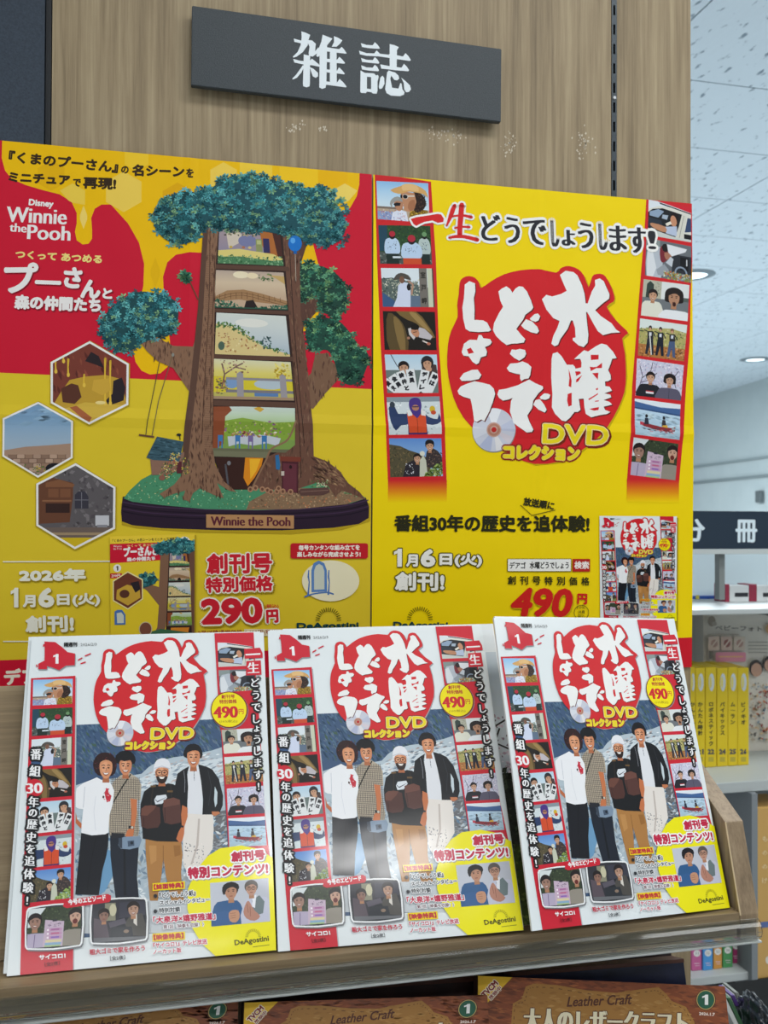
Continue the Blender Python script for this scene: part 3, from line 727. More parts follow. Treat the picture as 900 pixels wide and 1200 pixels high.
def ph_canoe(A):
    A.rect(0, 0, 60, 45, grad(['#c3dcf0', '#b2cfe2', '#a9c4d2'], 1, 10, 45), 4); A.rect(0, 0, 60, 6, '#e6eef4'); A.poly([(0, 3), (16, 5), (34, 7), (60, 5.5), (60, 14), (0, 11)], '#45679a', 1)
    A.poly([(0, 10), (60, 13), (60, 15), (0, 12)], '#33527e'); A.specks((0, 16, 60, 44), 60, ['#c4dce8', '#98b4c6'], 2.2, 91, asp=2.2, ang=0)
    A.poly([(7, 27), (14, 28.5), (34, 31), (48, 31), (54, 29), (53, 35), (46, 37), (30, 36), (12, 33), (8, 31)], '#8a2a34', 1); A.rect(7, 27.5, 11.5, 31.5, '#c04050'); A.ell(51, 32, 2.3, 1.9, '#9aa4a8')
    for x, c in ((15.5, '#2b3040'), (38.5, '#39343a')):
        A.poly([(x-3, 30), (x-2, 22), (x+2, 22), (x+3.5, 30)], c, 1); A.ell(x, 19.6, 1.8, 2.2, '#231f24')
    A.poly([(37, 29), (43, 28), (44, 31.5), (36, 31)], '#d8a83c'); A.specks((10, 34, 50, 39), 24, ['#4a4650', '#c47a80'], 1.4, 92, asp=1.8, ang=0)
def ph_board(A):
    A.rect(0, 0, 60, 45, '#37422e'); A.specks((0, 0, 60, 45), 260, ['#2a3426', '#4c5a3c', '#202820', '#5c6a48'], 1.3, 101); A.poly([(0, 0), (20, 0), (14, 8), (12, 20), (0, 22)], '#dbe2e2')
    torso(A, 9, 29, 30, 18, '#b7abc2'); head(A, 8.5, 16, 8, skin='#a07c6c'); A.stroke([(9, 30), (8, 45)], .8, '#6a5a82')
    torso(A, 53, 27, 26, 20, '#958e82'); head(A, 53, 13, 7.6, skin='#c9a08a'); A.ell(53, 18, 2.8, 3.0, '#6a2824')
    A.poly([(20, 14), (41, 17), (40, 45), (18, 45)], '#c9b4c6'); A.rect(28, 14.2, 33, 16.5, '#30323a')
    for i, c in enumerate(('#a86a98', '#c06a8a', '#8a6ab8')): A.rect(22, 24+4.4*i, 39, 27.6+4.4*i, '#c496b8'); A.rect(27, 24.8+4.4*i, 36, 26.6+4.4*i, c); A.rect(22.3, 24.6+4.4*i, 24.6, 27+4.4*i, '#f0e8ee')
    A.rect(21, 37.2, 38.5, 40, '#dcd0a0'); A.rect(20.5, 40.5, 38.5, 43, '#8ab0cc'); A.rect(20, 43.2, 38, 45, '#a8c48c')
    A.specks((23, 17.5, 38, 22.5), 20, ['#6a4a70', '#4a4658'], .8, 102)
def ph_cab(A):
    A.rect(0, 0, 60, 45, '#33333a'); A.rect(14, 2, 26, 22, '#8c8a74'); A.ell(23, 10, 4, 7, '#c9c4a4'); A.rect(30, 2, 60, 24, '#3c3c48')
    A.poly([(30, 20), (60, 18), (60, 45), (22, 45)], '#22252c', 1); A.poly([(2, 18), (16, 22), (20, 45), (2, 45)], '#5b5058', 1); A.poly([(44, 16), (56, 16), (60, 30), (60, 42), (44, 40), (36, 26)], '#4d4a46', 1)
    A.poly([(18, 24), (36, 20), (38, 26), (20, 30)], '#5a5560', 1); A.poly([(47, 16), (50, 16), (50, 30), (46, 26)], '#dcd6cc')
    head(A, 13, 16, 6.5, skin='#8d6a5c', smile=False); head(A, 46, 11, 7.2, skin='#b68f78'); A.poly([(22, 30), (44, 30), (46, 42), (20, 42)], '#2c3036', 1); A.ell(38, 35, 3, 2, '#8e7866')
    A.poly([(2, 40), (60, 42), (60, 45), (2, 45)], '#6a6c70')
def ph_pair(A):
    A.rect(0, 0, 60, 45, grad(['#c9cdd6', '#bfc2cc'], 0, 0, 60), 2)
    torso(A, 17, 20, 27, 30, '#2e5c8c'); A.poly([(4, 44), (5, 32), (14, 30), (24, 33), (22, 44)], '#335f92', 1)
    head(A, 21, 11, 7.6, skin='#bd8a6e', smile=False); A.poly([(12, 9), (14, 3), (22, .5), (29, 4), (29, 9), (24, 6), (17, 8), (14, 14)], '#161318', 2)
    A.poly([(18, 33), (22, 30), (28, 31), (29, 38), (25, 43), (19, 41)], '#c69272', 2); 
    for k in range(3): A.stroke([(19.5, 33.5+2.4*k), (25, 33+2.4*k)], .45, '#8f5c44')
    torso(A, 47, 19, 26, 30, '#c6c8d8'); A.poly([(42, 22), (50, 17), (55, 24), (53, 36), (44, 38)], '#6d7c7e', 1); A.poly([(43, 18), (47, 16), (45, 30), (42, 28)], '#ecedf2')
    head(A, 42, 9.5, 6.8, hair='#5c5450', skin='#c1937c', smile=False, glasses=True)
    A.poly([(36, 24), (39, 22), (42, 28), (45, 33), (50, 39), (44, 43), (36, 40), (33, 33)], '#b98470', 2); A.stroke([(37, 25), (38, 34)], .5, '#8a5644'); A.stroke([(40, 28), (40, 38)], .5, '#8a5644')
LEFT_PH = [ph_hats, ph_riders, ph_pillar, ph_tent, ph_cards, ph_vest, ph_hill]
RIGHT_PH = [ph_car, ph_cook, ph_two, ph_three, ph_blossom, ph_canoe, ph_board]
def photo(A, fn, quad):
    z = A.z; st = A.frame(quad, 60, 45); fn(A); A.pop(st); A.peak = max(A.peak, A.z); A.z = z

# ------------------------------------------------------------------ the title block, traced in the large poster's pixels
LA, LB, LC_, LD = (520, 310, 7.5), (630, 310, 7.5), (520, 420, 7.5), (610, 400, 6.4286)
LOGO = [
 (LA, [(180,180),(220,150),(270,170),(272,240),(258,300),(265,400),(262,490),(340,495),(375,515),(408,580),(390,592),(300,598),(220,592),(185,570),(165,480),(158,380),(172,300)]),
 (LA, [(475,240),(505,215),(545,195),(580,220),(597,252),(625,215),(655,195),(690,200),(725,240),(760,320),(780,380),(765,405),(710,445),(690,490),(630,570),(670,620),(708,660),(695,690),(640,698),(590,700),(545,712),(500,680),(450,630),(425,580),(435,520),(480,430),(515,375),(490,320)]),
 (LA, [(748,480),(790,440),(820,435),(838,460),(825,495),(800,508),(760,495)]),
 (LA, [(672,540),(715,485),(770,505),(815,555),(828,590),(810,612),(760,600),(700,570)]),
 (LA, [(150,775),(170,700),(220,665),(285,668),(300,622),(325,625),(340,652),(400,660),(415,685),(400,710),(355,730),(372,770),(365,805),(318,820),(300,870),(278,882),(245,860),(210,810),(165,805)]),
 (LA, [(572,790),(590,750),(625,755),(660,745),(705,755),(715,790),(700,820),(655,850),(610,825)]),
 (LC_, [(545,90),(575,50),(640,45),(680,30),(730,50),(760,80),(750,150),(735,180),(700,185),(672,203),(660,180),(662,145),(610,135),(565,120)]),
 (LC_, [(460,320),(475,280),(540,270),(640,240),(740,190),(800,225),(858,250),(862,270),(820,310),(775,375),(765,440),(722,505),(740,560),(772,630),(760,650),(715,655),(650,610),(600,570),(590,530),(570,470),(580,380),(595,350),(560,365),(510,375),(475,350)]),
 (LC_, [(830,345),(870,312),(900,312),(925,325),(915,355),(880,368),(840,362)]),
 (LC_, [(775,410),(795,370),(830,362),(870,410),(892,455),(875,480),(820,455)]),
 (LC_, [(132,180),(165,135),(240,105),(290,103),(322,150),(300,185),(230,200),(150,203)]),
 (LC_, [(112,290),(140,250),(200,225),(260,205),(330,218),(395,235),(430,270),(442,315),(420,390),(390,470),(345,555),(318,540),(280,562),(255,550),(248,480),(235,400),(225,360),(160,340),(125,320)]),
 (LB, [(190,95),(240,58),(310,70),(345,100),(385,190),(405,260),(415,345),(432,345),(470,240),(500,190),(497,140),(540,125),(575,150),(600,210),(625,265),(620,305),(570,340),(498,405),(545,455),(640,520),(680,575),(718,600),(640,605),(565,625),(520,590),(480,520),(430,425),(418,420),(422,480),(437,620),(430,690),(395,730),(350,715),(300,670),(300,650),(325,645),(320,560),(300,495),(285,495),(255,570),(190,660),(170,710),(140,722),(112,700),(130,630),(165,560),(185,500),(130,475),(70,400),(30,310),(70,270),(120,285),(200,262),(250,235),(225,180)]),
 (LD, [(225,140),(235,95),(270,85),(300,115),(340,180),(385,180),(400,195),(405,210),(448,200),(450,160),(440,135),(395,138),(430,105),(470,70),(500,80),(560,40),(600,20),(640,30),(690,85),(715,130),(680,135),(670,170),(650,220),(668,255),(670,290),(650,303),(625,305),(628,340),(660,345),(678,375),(620,395),(665,405),(672,425),(615,445),(660,460),(678,480),(615,495),(625,520),(665,535),(640,550),(580,560),(520,575),(480,550),(470,500),(465,435),(428,437),(440,520),(420,535),(395,535),(360,580),(330,605),(300,600),(250,550),(225,500),(230,400),(222,280)]),
]
LHOLES = [(LA, [(195,750),(230,735),(258,780),(210,790)]), (LD, [(520,105),(580,105),(578,140),(520,145)]), (LD, [(512,195),(540,198),(565,195),(605,165),(603,205),(560,206),(520,228)]),
 (LD, [(530,243),(577,240),(572,292)]), (LD, [(352,210),(365,250),(375,300),(372,350),(352,340),(358,280)]), (LD, [(345,400),(375,390),(375,485),(350,495),(340,450)]),
 (LD, [(402,230),(440,230),(445,245),(410,265)]), (LD, [(410,290),(455,258),(425,305),(408,314)]), (LD, [(500,437),(575,392),(570,405),(505,447)]), (LD, [(505,512),(580,498),(575,520),(540,525)]), (LD, [(548,452),(578,447),(578,455),(550,459)]), (LD, [(556,362),(572,352),(574,366),(560,372)])]
BLOB = [(550,500),(535,478),(527,455),(523,430),(524,405),(528,388),(535.5,372),(535,358),(537,345),(538,332),(542,326),(549,324),(556,326),(561,332),(563,338),(575,330),(590,322),(610,317),(632,316),(651,320),(656,315),(662,312.5),(668,312.5),(677,316),(684,324),(689,337),(693,325),(698,321.5),(706,322),(711,328),(716,338),(719,348),(718,354),(710,360),(720,375),(729,384),(735,391),(728,397),(731,415),(732,440),(730,460),(722,480),(711,499),(698,514),(680,528),(655,541),(625,544),(600,535),(575,518)]
def draw_logo(A, shadow='#c8ab00', soft=True):
    R = '#d5232b'
    A.poly([(x+1.6, y+1.8) for x, y in BLOB], shadow)
    A.poly(BLOB, R, 2)
    # the disc: silver, with the light wedges printed on it
    A.ell(577.3, 505, 25.3, 25.6, '#8d8a86', n=40); A.ell(577, 504, 25, 25.4, '#cdd0dc', n=40)
    for a0, a1, c in ((-1.9, -1.2, '#eceef2'), (-.5, .1, '#c0c6da'), (1.0, 1.45, '#e6e4e4'), (1.7, 2.3, '#b3bbd4'), (2.7, 3.3, '#dcdfe8'), (.35, .75, '#d8cfd6')):
        A.poly([(577, 504)]+[(577+24.5*math.cos(a0+(a1-a0)*k/5), 504+24.8*math.sin(a0+(a1-a0)*k/5)) for k in range(6)], c)
    A.ell(577, 504, 8.6, 8.7, '#c9a294'); A.ell(577, 504, 7.2, 7.3, '#b57f6a'); A.ell(577, 504, 4.4, 4.5, '#c8a494'); A.ell(577, 504, 3, 3.1, '#c02a26')
    for xf, P in LOGO: A.poly([(x+1.1*xf[2], y+1.2*xf[2]) for x, y in P], '#5e1a18', xf=xf)
    z = A.z
    for xf, P in LOGO: A.poly(P, '#f4f4f1', xf=xf, keep=True)
    A.up()
    for xf, P in LHOLES: A.poly(P, R, xf=xf, keep=True)
    A.up()
    A.text('DVD', (633.5, 520), (710.5, 522.6), 23, '#f0da1e', .9, outline=((2.4, '#6e1c14'), (1.1, '#f3d9a0')), shadow=(2.6, '#7c2a10', 1.2))
    A.text('コレクション', (588, 538.6), (677.5, 540.5), 17.4, '#f0da1e', 1.2, outline=((2.6, '#8e1f18'), (.8, '#e9cf6a')))

# ------------------------------------------------------------------ the magazine cover, drawn in the pixels of the left magazine
CW, CH = .216, .285
Q1 = [(37.5, 748.3), (310.5, 741.5), (325.0, 1115.3), (10.3, 1143.6)]
M_COV = homog(Q1, [(-CW/2, CH), (CW/2, CH), (CW/2, 0), (-CW/2, 0)])
def quad_clip(q):
    c = np.mean(q, 0); out = []
    for i in range(4):
        (x0, y0), (x1, y1) = q[i], q[(i+1) % 4]; a, b = y0-y1, x1-x0; k = -(a*x0+b*y0)
        if a*c[0]+b*c[1]+k < 0: a, b, k = -a, -b, -k
        out.append((a, b, k))
    return out
RB = '#cf1f33'
def draw_cover(A, full=True, tiny=False):
    P_ = A.part if full else (lambda *a: None)
    A.clip = quad_clip(Q1)
    P_('cover_sheet')
    A.poly([(0, 700), (340, 700), (340, 1180), (0, 1180)], '#e6edee')
    # --- the group photograph
    P_('group_photo', 'printed photograph of four men standing on a glacier')
    X = (80, 850, 4.5)
    ph = [(89.3, 850.6), (258.8, 844), (264, 900), (271, 1000), (272, 1090), (86, 1100), (88, 1010)]
    A.poly(ph, '#40597a')
    cl = A.clip; A.clip = cl+quad_clip([(88.5, 850.7), (259, 843.8), (276, 1120), (86, 1120)])
    def q(p, c, sm=1): A.poly(p, c, sm, xf=X)
    A.specks((86, 843, 272, 910), 800, ['#3a5674', '#4c6a84', '#2f4a66', '#587690', '#44604e', '#64788a'], 2.0, 7, asp=2.0, ang=.9)
    q([(20,330),(110,300),(250,285),(390,262),(430,225),(480,195),(560,175),(640,165),(760,140),(850,110),(850,520),(20,520)], '#b7c6cf')
    q([(20,345),(130,315),(260,298),(390,285),(450,250),(560,215),(700,200),(850,170),(850,300),(700,330),(400,350),(100,430),(20,440)], '#d3dde2', 1)
    A.specks((86, 885, 272, 925), 340, ['#8d9eae', '#e8eef0', '#c2b6b4', '#b7c4cc', '#9babb8'], 1.7, 17, asp=2.0, ang=-.25, inside=[(86, 924), (110, 917), (168, 912), (190, 898), (222, 890), (270, 880), (270, 930), (86, 935)])
    q([(20,480),(850,440),(850,1100),(20,1100)], '#aebdc6')
    q([(760,470),(860,450),(860,760),(740,760),(770,650)], '#6a6c70'); A.specks((245, 955, 275, 1010), 150, ['#4c5258', '#8f959a', '#7a7c78', '#a6aab0'], 1.5, 27, asp=2.2, ang=-.1)
    A.specks((88, 960, 272, 1070), 520, ['#c4d0d6', '#8ea0ae', '#dfe6e8', '#74889a', '#a2a8a8', '#5f7f9a'], 3.0, 37, asp=1.6)
    q([(190,650),(260,680),(240,800),(200,880),(170,900),(180,760)], '#6d9cc0'); q([(520,700),(560,720),(560,850),(520,850)], '#6b93b4')
    q([(30,900),(600,930),(850,900),(850,1100),(30,1100)], '#c9cfd2', 0)
    def hr(x, y, rx, ry, curl=False):
        if curl:
            q([(x-rx,y+ry*.3),(x-rx*1.02,y-ry*.3),(x-rx*.6,y-ry*.9),(x,y-ry*1.05),(x+rx*.6,y-ry*.9),(x+rx,y-ry*.3),(x+rx*.98,y+ry*.4),(x+rx*.6,y+ry*.95),(x-rx*.6,y+ry*.9)], '#2c1517', 2)
            A.specks((X[0]+(x-rx)/4.5, X[1]+(y-ry)/4.5, X[0]+(x+rx)/4.5, X[1]+(y+ry*.7)/4.5), 60, ['#4a1e22', '#140c0e', '#6a2a30'], .9, 47)
        else: q([(x-rx,y+ry*.5),(x-rx,y-ry*.2),(x-rx*.6,y-ry*.85),(x,y-ry),(x+rx*.6,y-ry*.85),(x+rx,y-ry*.2),(x+rx*.95,y+ry*.6),(x,y+ry*.8)], '#17171c', 2)
    def face(x, y, rx, ry, beard=False, gl=False, tilt=0, skin='#d18a62'):
        q([(x-rx*.4,y+ry*.6),(x+rx*.4,y+ry*.6),(x+rx*.55,y+ry*1.5),(x-rx*.55,y+ry*1.5)], '#b06a46', 0)
        q([(x-rx,y-ry*.2),(x-rx*.85,y-ry*.75),(x,y-ry),(x+rx*.85,y-ry*.75),(x+rx,y-ry*.2),(x+rx*.85,y+ry*.45),(x+rx*.4,y+ry*.95),(x,y+ry*1.06),(x-rx*.4,y+ry*.95),(x-rx*.85,y+ry*.45)], skin, 2)
        q([(x-rx*.7,y-ry*.15),(x-rx*.5,y-ry*.6),(x+rx*.1,y-ry*.75),(x+rx*.3,y-ry*.2),(x,y+ry*.3),(x-rx*.5,y+ry*.3)], '#e2a37c', 2)
        for s in (-1, 1):
            q([(x+s*rx*.62,y-ry*.12),(x+s*rx*.38,y-ry*.22),(x+s*rx*.14,y-ry*.1),(x+s*rx*.38,y-ry*.03)], '#2c1714', 1)
            A.stroke([(x+s*rx*.68,y-ry*.36),(x+s*rx*.4,y-ry*.44),(x+s*rx*.14,y-ry*.36)], 4, '#2b1a17', xf=X)
            if gl: A.ring(X[0]+(x+s*rx*.42)/4.5, X[1]+(y-ry*.12)/4.5, 3.2, 3.95, '#121014', n=14, ky=.85)
        A.stroke([(x+rx*.02,y-ry*.1),(x+rx*.1,y+ry*.2),(x-rx*.12,y+ry*.22)], 3, '#9a5738', xf=X)
        if beard:
            q([(x-rx*.85,y+ry*.3),(x-rx*.3,y+ry*.32),(x,y+ry*.28),(x+rx*.3,y+ry*.32),(x+rx*.85,y+ry*.3),(x+rx*.6,y+ry*.95),(x,y+ry*1.2),(x-rx*.6,y+ry*.95)], '#2c1c18', 2)
            q([(x-rx*.45,y+ry*.38),(x+rx*.45,y+ry*.38),(x+rx*.2,y+ry*.62),(x-rx*.2,y+ry*.62)], '#f5eee6', 1)
        else:
            q([(x-rx*.5,y+ry*.36),(x,y+ry*.44),(x+rx*.5,y+ry*.36),(x+rx*.3,y+ry*.66),(x,y+ry*.74),(x-rx*.3,y+ry*.66)], '#8a2d28', 1)
            q([(x-rx*.42,y+ry*.4),(x,y+ry*.47),(x+rx*.42,y+ry*.4),(x+rx*.2,y+ry*.6),(x-rx*.2,y+ry*.6)], '#fbf6f0', 1)
    # man at the right, dark jacket and white trousers
    q([(625,470),(770,476),(772,560),(766,660),(730,710),(700,745),(690,800),(640,800),(612,740),(610,600)], '#e9e2da', 1)
    q([(690,500),(700,500),(692,640),(660,740),(650,740),(680,640)], '#c4b8b0', 0); A.specks((218, 990, 240, 1015), 60, ['#8a8a90', '#efe9e2', '#6f6a6c'], 1.1, 57)
    q([(640,235),(660,225),(700,228),(712,330),(715,478),(636,472),(630,300)], '#e4e6ea', 1); A.stroke([(668,238),(670,300)], 3, '#9aa0aa', xf=X)
    for yy in (250, 268, 284): A.ell(X[0]+669/4.5, X[1]+yy/4.5, .55, .55, '#3a3c44', n=8)
    q([(642,222),(610,240),(580,262),(566,330),(585,420),(604,438),(632,440),(637,330),(632,260)], '#15171c', 1)
    q([(690,212),(735,225),(765,240),(800,290),(822,380),(820,430),(800,478),(712,478),(716,400),(705,300)], '#15171c', 1)
    q([(778,330),(792,360),(790,420),(780,440),(774,400)], '#c8d6dc', 1); A.stroke([(614,246),(620,300),(618,360)], 2.5, '#8a8c94', xf=X); A.stroke([(742,245),(760,330),(745,430)], 2.5, '#30343c', xf=X)
    q([(762,462),(800,462),(806,472),(780,486),(764,480)], '#c47a52', 1)
    hr(663, 150, 48, 46); face(665, 180, 34, 46); q([(618,165),(622,128),(665,108),(705,130),(708,165),(690,142),(660,140),(635,150)], '#15151a', 2)
    # second man, checked shirt, camera
    q([(226,585),(380,595),(374,700),(368,800),(378,912),(300,925),(256,918),(240,800),(228,690)], '#1b222e', 1); q([(296,650),(306,650),(312,900),(298,900)], '#0d1118', 0)
    q([(280,270),(330,258),(372,285),(390,320),(386,398),(362,404),(372,470),(380,560),(372,592),(222,585),(218,480),(232,340),(240,305)], '#b9ac98', 1)
    for k in range(16): A.stroke([(236+9.5*k, 280), (224+9.8*k, 588)], 2.6, '#4b443e', xf=X, keep=True)
    A.up()
    for k in range(26): A.stroke([(226, 290+11.6*k), (384, 296+11.6*k)], 2.4, '#5a524a', xf=X, keep=True)
    A.up()
    q([(386,255),(450,300),(420,600),(383,600),(388,400),(392,320),(360,268)], '#a9b9c6', 0) if False else None
    A.stroke([(334,264),(290,330),(232,430)], 7, '#26241f', xf=X)
    q([(332,392),(368,398),(366,470),(354,545),(346,598),(318,606),(306,590),(316,560),(334,545),(338,470)], '#c9764a', 1)
    q([(322,534),(352,540),(350,554),(322,550)], '#2b2b2f', 0); A.ell(X[0]+342/4.5, X[1]+545/4.5, 1.6, 1.6, '#c9c4b4')
    q([(232,572),(300,575),(302,592),(232,602)], '#24262c', 0)
    q([(272,606),(300,594),(384,590),(392,612),(380,648),(330,660),(282,656),(270,640)], '#7f93a8', 1); q([(318,616),(352,612),(354,640),(320,646)], '#46566a', 0); q([(270,600),(290,600),(290,655),(272,650)], '#3a4452', 1); A.ell(X[0]+340/4.5, X[1]+626/4.5, 1.8, 1.8, '#1d2733')
    hr(305, 182, 52, 42); face(306, 225, 33, 42); q([(255,210),(254,165),(290,144),(335,148),(358,180),(352,212),(336,190),(300,196),(272,188)], '#121217', 2)
    # first man, white shirt
    q([(74,568),(218,572),(216,640),(205,700),(186,770),(168,900),(44,896),(52,800),(66,660)], '#16181f', 1); A.stroke([(150,600),(120,760),(104,890)], 3, '#0b0c10', xf=X)
    q([(36,420),(52,500),(80,528),(120,520),(140,503),(156,512),(150,522),(160,536),(150,548),(110,554),(70,548),(44,520),(30,470)], '#c06a40', 1)
    q([(155,280),(128,292),(88,308),(50,335),(40,380),(34,430),(60,445),(84,448),(76,520),(74,572),(130,586),(200,580),(216,572),(222,480),(240,420),(246,350),(232,318),(214,296),(190,300)], '#f1f2f4', 1)
    A.stroke([(92,330),(88,390),(84,440)], 3.5, '#c9ccd4', xf=X); A.stroke([(150,380),(140,460),(150,560)], 3, '#dcdee4', xf=X)
    q([(205,338),(216,340),(216,362),(232,378),(226,406),(208,412),(200,384),(196,362)], '#c8283c', 0); A.specks((122.5, 925, 131, 942), 16, ['#e45a68', '#a01428', '#f3dede'], .7, 67); A.ell(X[0]+190/4.5, X[1]+384/4.5, 1.2, 1.6, '#50302f')
    hr(198, 214, 60, 62, True); face(203, 236, 34, 48, skin='#d9966c')
    # third man, knit cap, brown pouches
    q([(412,606),(600,612),(608,690),(600,780),(606,860),(616,930),(548,930),(520,800),(506,700),(498,790),(478,930),(436,930),(424,800),(414,690)], '#b07c42', 1)
    q([(430,640),(470,640),(470,720),(440,740)], '#c08c50', 1); A.stroke([(506,640),(506,760)], 3, '#7e5428', xf=X); q([(560,640),(596,640),(598,690),(566,700)], '#9c6a34', 1)
    q([(468,318),(432,334),(404,356),(386,420),(384,480),(396,560),(398,604),(470,618),(600,622),(606,560),(604,460),(606,350),(560,318),(530,312),(500,326)], '#15171a', 1)
    q([(470,378),(520,372),(526,388),(500,420),(464,424),(458,400)], '#dfe5ea', 1); A.stroke([(464,398),(474,410),(522,386)], [4,6,1], '#26303c', xf=X)
    A.stroke([(452,330),(440,430)], 7, '#2a2420', xf=X); A.stroke([(545,325),(550,400)], 7, '#2a2420', xf=X); q([(438,324),(466,322),(466,332),(438,334)], '#6a5030', 0); q([(526,350),(556,350),(556,360),(526,360)], '#6a5030', 0)
    q([(398,440),(440,425),(488,440),(492,520),(478,545),(420,552),(390,540),(386,480)], '#50302a', 1); q([(390,446),(410,430),(470,430),(456,452),(420,484),(388,480)], '#6d4438', 1)
    q([(508,400),(560,388),(594,400),(600,470),(598,520),(548,530),(512,520),(502,450)], '#573630', 1); q([(506,402),(560,388),(592,400),(592,424),(550,432),(508,440)], '#6e463c', 1); A.stroke([(514,440),(516,515)], 2.5, '#2e1a18', xf=X); A.stroke([(402,492),(404,540)], 2.5, '#2e1a18', xf=X)
    q([(606,428),(634,442),(634,490),(618,540),(616,580),(606,618),(592,626),(574,606),(588,566),(604,540),(600,480)], '#c87549', 1); A.ell(X[0]+607/4.5, X[1]+541/4.5, 1.5, 1.3, '#2a2a2e')
    face(498, 262, 35, 44, beard=True, gl=True); q([(455,262),(456,222),(470,192),(498,180),(526,186),(543,214),(544,256),(532,236),(498,228),(470,236)], '#e9eaee', 2); A.stroke([(458,234),(498,222),(540,236)], 5, '#c6c8d0', xf=X)
    A.clip = cl
    # --- strips of small photographs
    P_('photo_strip', 'red strip of small printed photographs along the left edge')
    A.poly([(38.3, 797.5), (90.6, 795), (89.6, 1010), (89, 1060), (89, 1148), (26, 1148), (28, 1050), (33, 930)], '#b9bcc0')
    A.poly([(37, 796), (89, 793), (88.2, 1010), (87.6, 1060), (87.6, 1148), (26, 1148), (28, 1050), (33, 930)], RB)
    L = [[(39.6,797.8),(85.8,796.5),(85.4,826),(39,828)], [(38.7,832.4),(85.8,830),(85.8,861),(38.2,864)], [(38,868),(85.8,864.4),(85.4,897),(37.4,900)], [(37.2,904),(85.3,900.5),(85.4,934),(36.4,937.5)],
         [(36,942),(85,938),(85.4,973.5),(35,978.5)], [(34.8,982.5),(85.2,977.5),(84.6,1013),(33.6,1018)], [(33.2,1022),(84.4,1017),(84.2,1053),(32,1059)]]
    for fn, qd in zip(LEFT_PH, L): photo(A, fn, qd)
    P_('photo_strip', 'red strip of small printed photographs along the right edge')
    A.poly([(252, 738), (298.4, 738), (301, 790), (306, 854), (312, 958), (318, 1010), (270, 1010), (260.4, 860), (258.8, 854)], RB)
    Rq = [[(255.9,754),(297,754),(299.4,781),(257,782.7)], [(257.2,786.6),(299.6,785),(301.2,810),(258.6,813)], [(260.7,857),(305,854.7),(307,882),(263.7,885)], [(264,889),(308,886.7),(310,917.5),(266,921)],
          [(267,926),(310.4,922.6),(311.6,955),(268.3,957.8)], [(268.7,961),(311.9,958.7),(313.8,992.6),(269.9,995)]]
    for fn, qd in zip(RIGHT_PH[:6], Rq): photo(A, fn, qd)
    # --- title
    P_('title_lettering', 'white brush title lettering on a red blob with a printed disc')
    st = (A.M, A.clip)
    Hm = homog([(544, 333), (725, 390), (577, 504), (714, 484)], [(125, 766.7), (237.5, 788), (141.4, 860.6), (230.4, 844)])
    A.M = A.M @ Hm; A.clip = None
    draw_logo(A, shadow='#9fa3a6'); A.M, A.clip = st
    A.poly([(20+x/5.625, 740+y/5.625) for x, y in [(188,78),(258,82),(300,112),(340,148),(390,158),(388,235),(330,238),(285,268),(238,250),(205,240),(205,262),(148,262),(148,225),(188,205),(190,150)]], '#8f9396')
    A.poly([(20+x/5.625-.8, 740+y/5.625-1) for x, y in [(188,78),(258,82),(300,112),(340,148),(390,158),(388,235),(330,238),(285,268),(238,250),(205,240),(205,262),(148,262),(148,225),(188,205),(190,150)]], RB)
    for a, b in (((92,775),(97,772)),((100,770),(107,767)),((95,779),(101,777)),((52,756),(51.5,759)),((43.5,780),(44,783))): A.stroke([a, b], 1.5, RB)
    A.one(63, 779, 69.2, 767.6, '#f6f6f6')
    P_('cover_lettering', 'small cover lettering')
    A.text('隔週刊', (75.5, 759.2), (91, 758.8), 5.2, '#1c1c1c', .25, res=1); A.text('2026/2/3', (95, 758.2), (114, 757.6), 3.2, '#3c3c3c', res=1)
    ol = ((2.2, '#141416'),)
    A.vtext('番組', (44, 875.5), (41.8, 914.5), 14.5, '#f4f4f4', (.55, .2), ol)
    A.ell(41.7, 924.6, 10.6, 10.4, RB); A.text('30', (32, 931.6), (51.5, 930.8), 12.4, '#f4f4f4', (.8, .3))
    A.vtext('年の歴史を追体験!', (41.2, 933.5), (33.6, 1063), 13.6, '#f4f4f4', (.5, .2), ol, rel=[1.02, .8, 1.05, 1.05, .85, 1.05, 1.1, 1.1, 1])
    A.poly([(287.4,761.5),(306,760),(309,766),(309.5,772),(288,773)], RB, 1); A.poly([(290,776),(307,775),(308,792),(289.5,793)], RB)
    A.text('一', (289, 769.6), (306.6, 768.6), 2.4, '#f4f4f4', (.4, .3)); A.text('生', (291.5, 790.5), (305.5, 789.8), 13, '#f4f4f4', (.5, .2))
    A.vtext('どうでしょうします!', (300.4, 794), (304.6, 930), 12.6, '#f4f4f4', (.35, .3), ((2.1, '#141416'),), rel=[1.1, 1.15, 1.1, 1, .8, 1.1, 1, 1.1, 1.1, 1])
    # --- price badge
    P_('price_badge', 'round yellow price badge')
    A.ell(270.4, 834.2, 22, 22, '#8c8f92'); A.ell(269.8, 833.4, 21.8, 21.6, '#7a1418', n=32); A.ell(269.6, 833.2, 20.6, 20.4, '#f7e600', n=32)
    A.text('創刊号', (260.6, 820.4), (276.4, 819.9), 4.8, '#b52028', .15, res=1); A.text('特別価格', (258.2, 826.4), (278.8, 825.8), 5, '#b52028', .15, res=1)
    A.text('490', (251, 843.8), (280.4, 843), 14.4, '#d21f2c', (1.0, .4)); A.text('円', (281, 838.6), (286.8, 838.4), 6, '#d21f2c', .1, res=1); A.text('(10%税込)', (258.4, 849.4), (279.6, 848.8), 3.8, '#8a6a10', 0, res=1)
    # --- lower right corner
    P_('corner_panel', 'yellow corner panel with a printed photograph of two men')
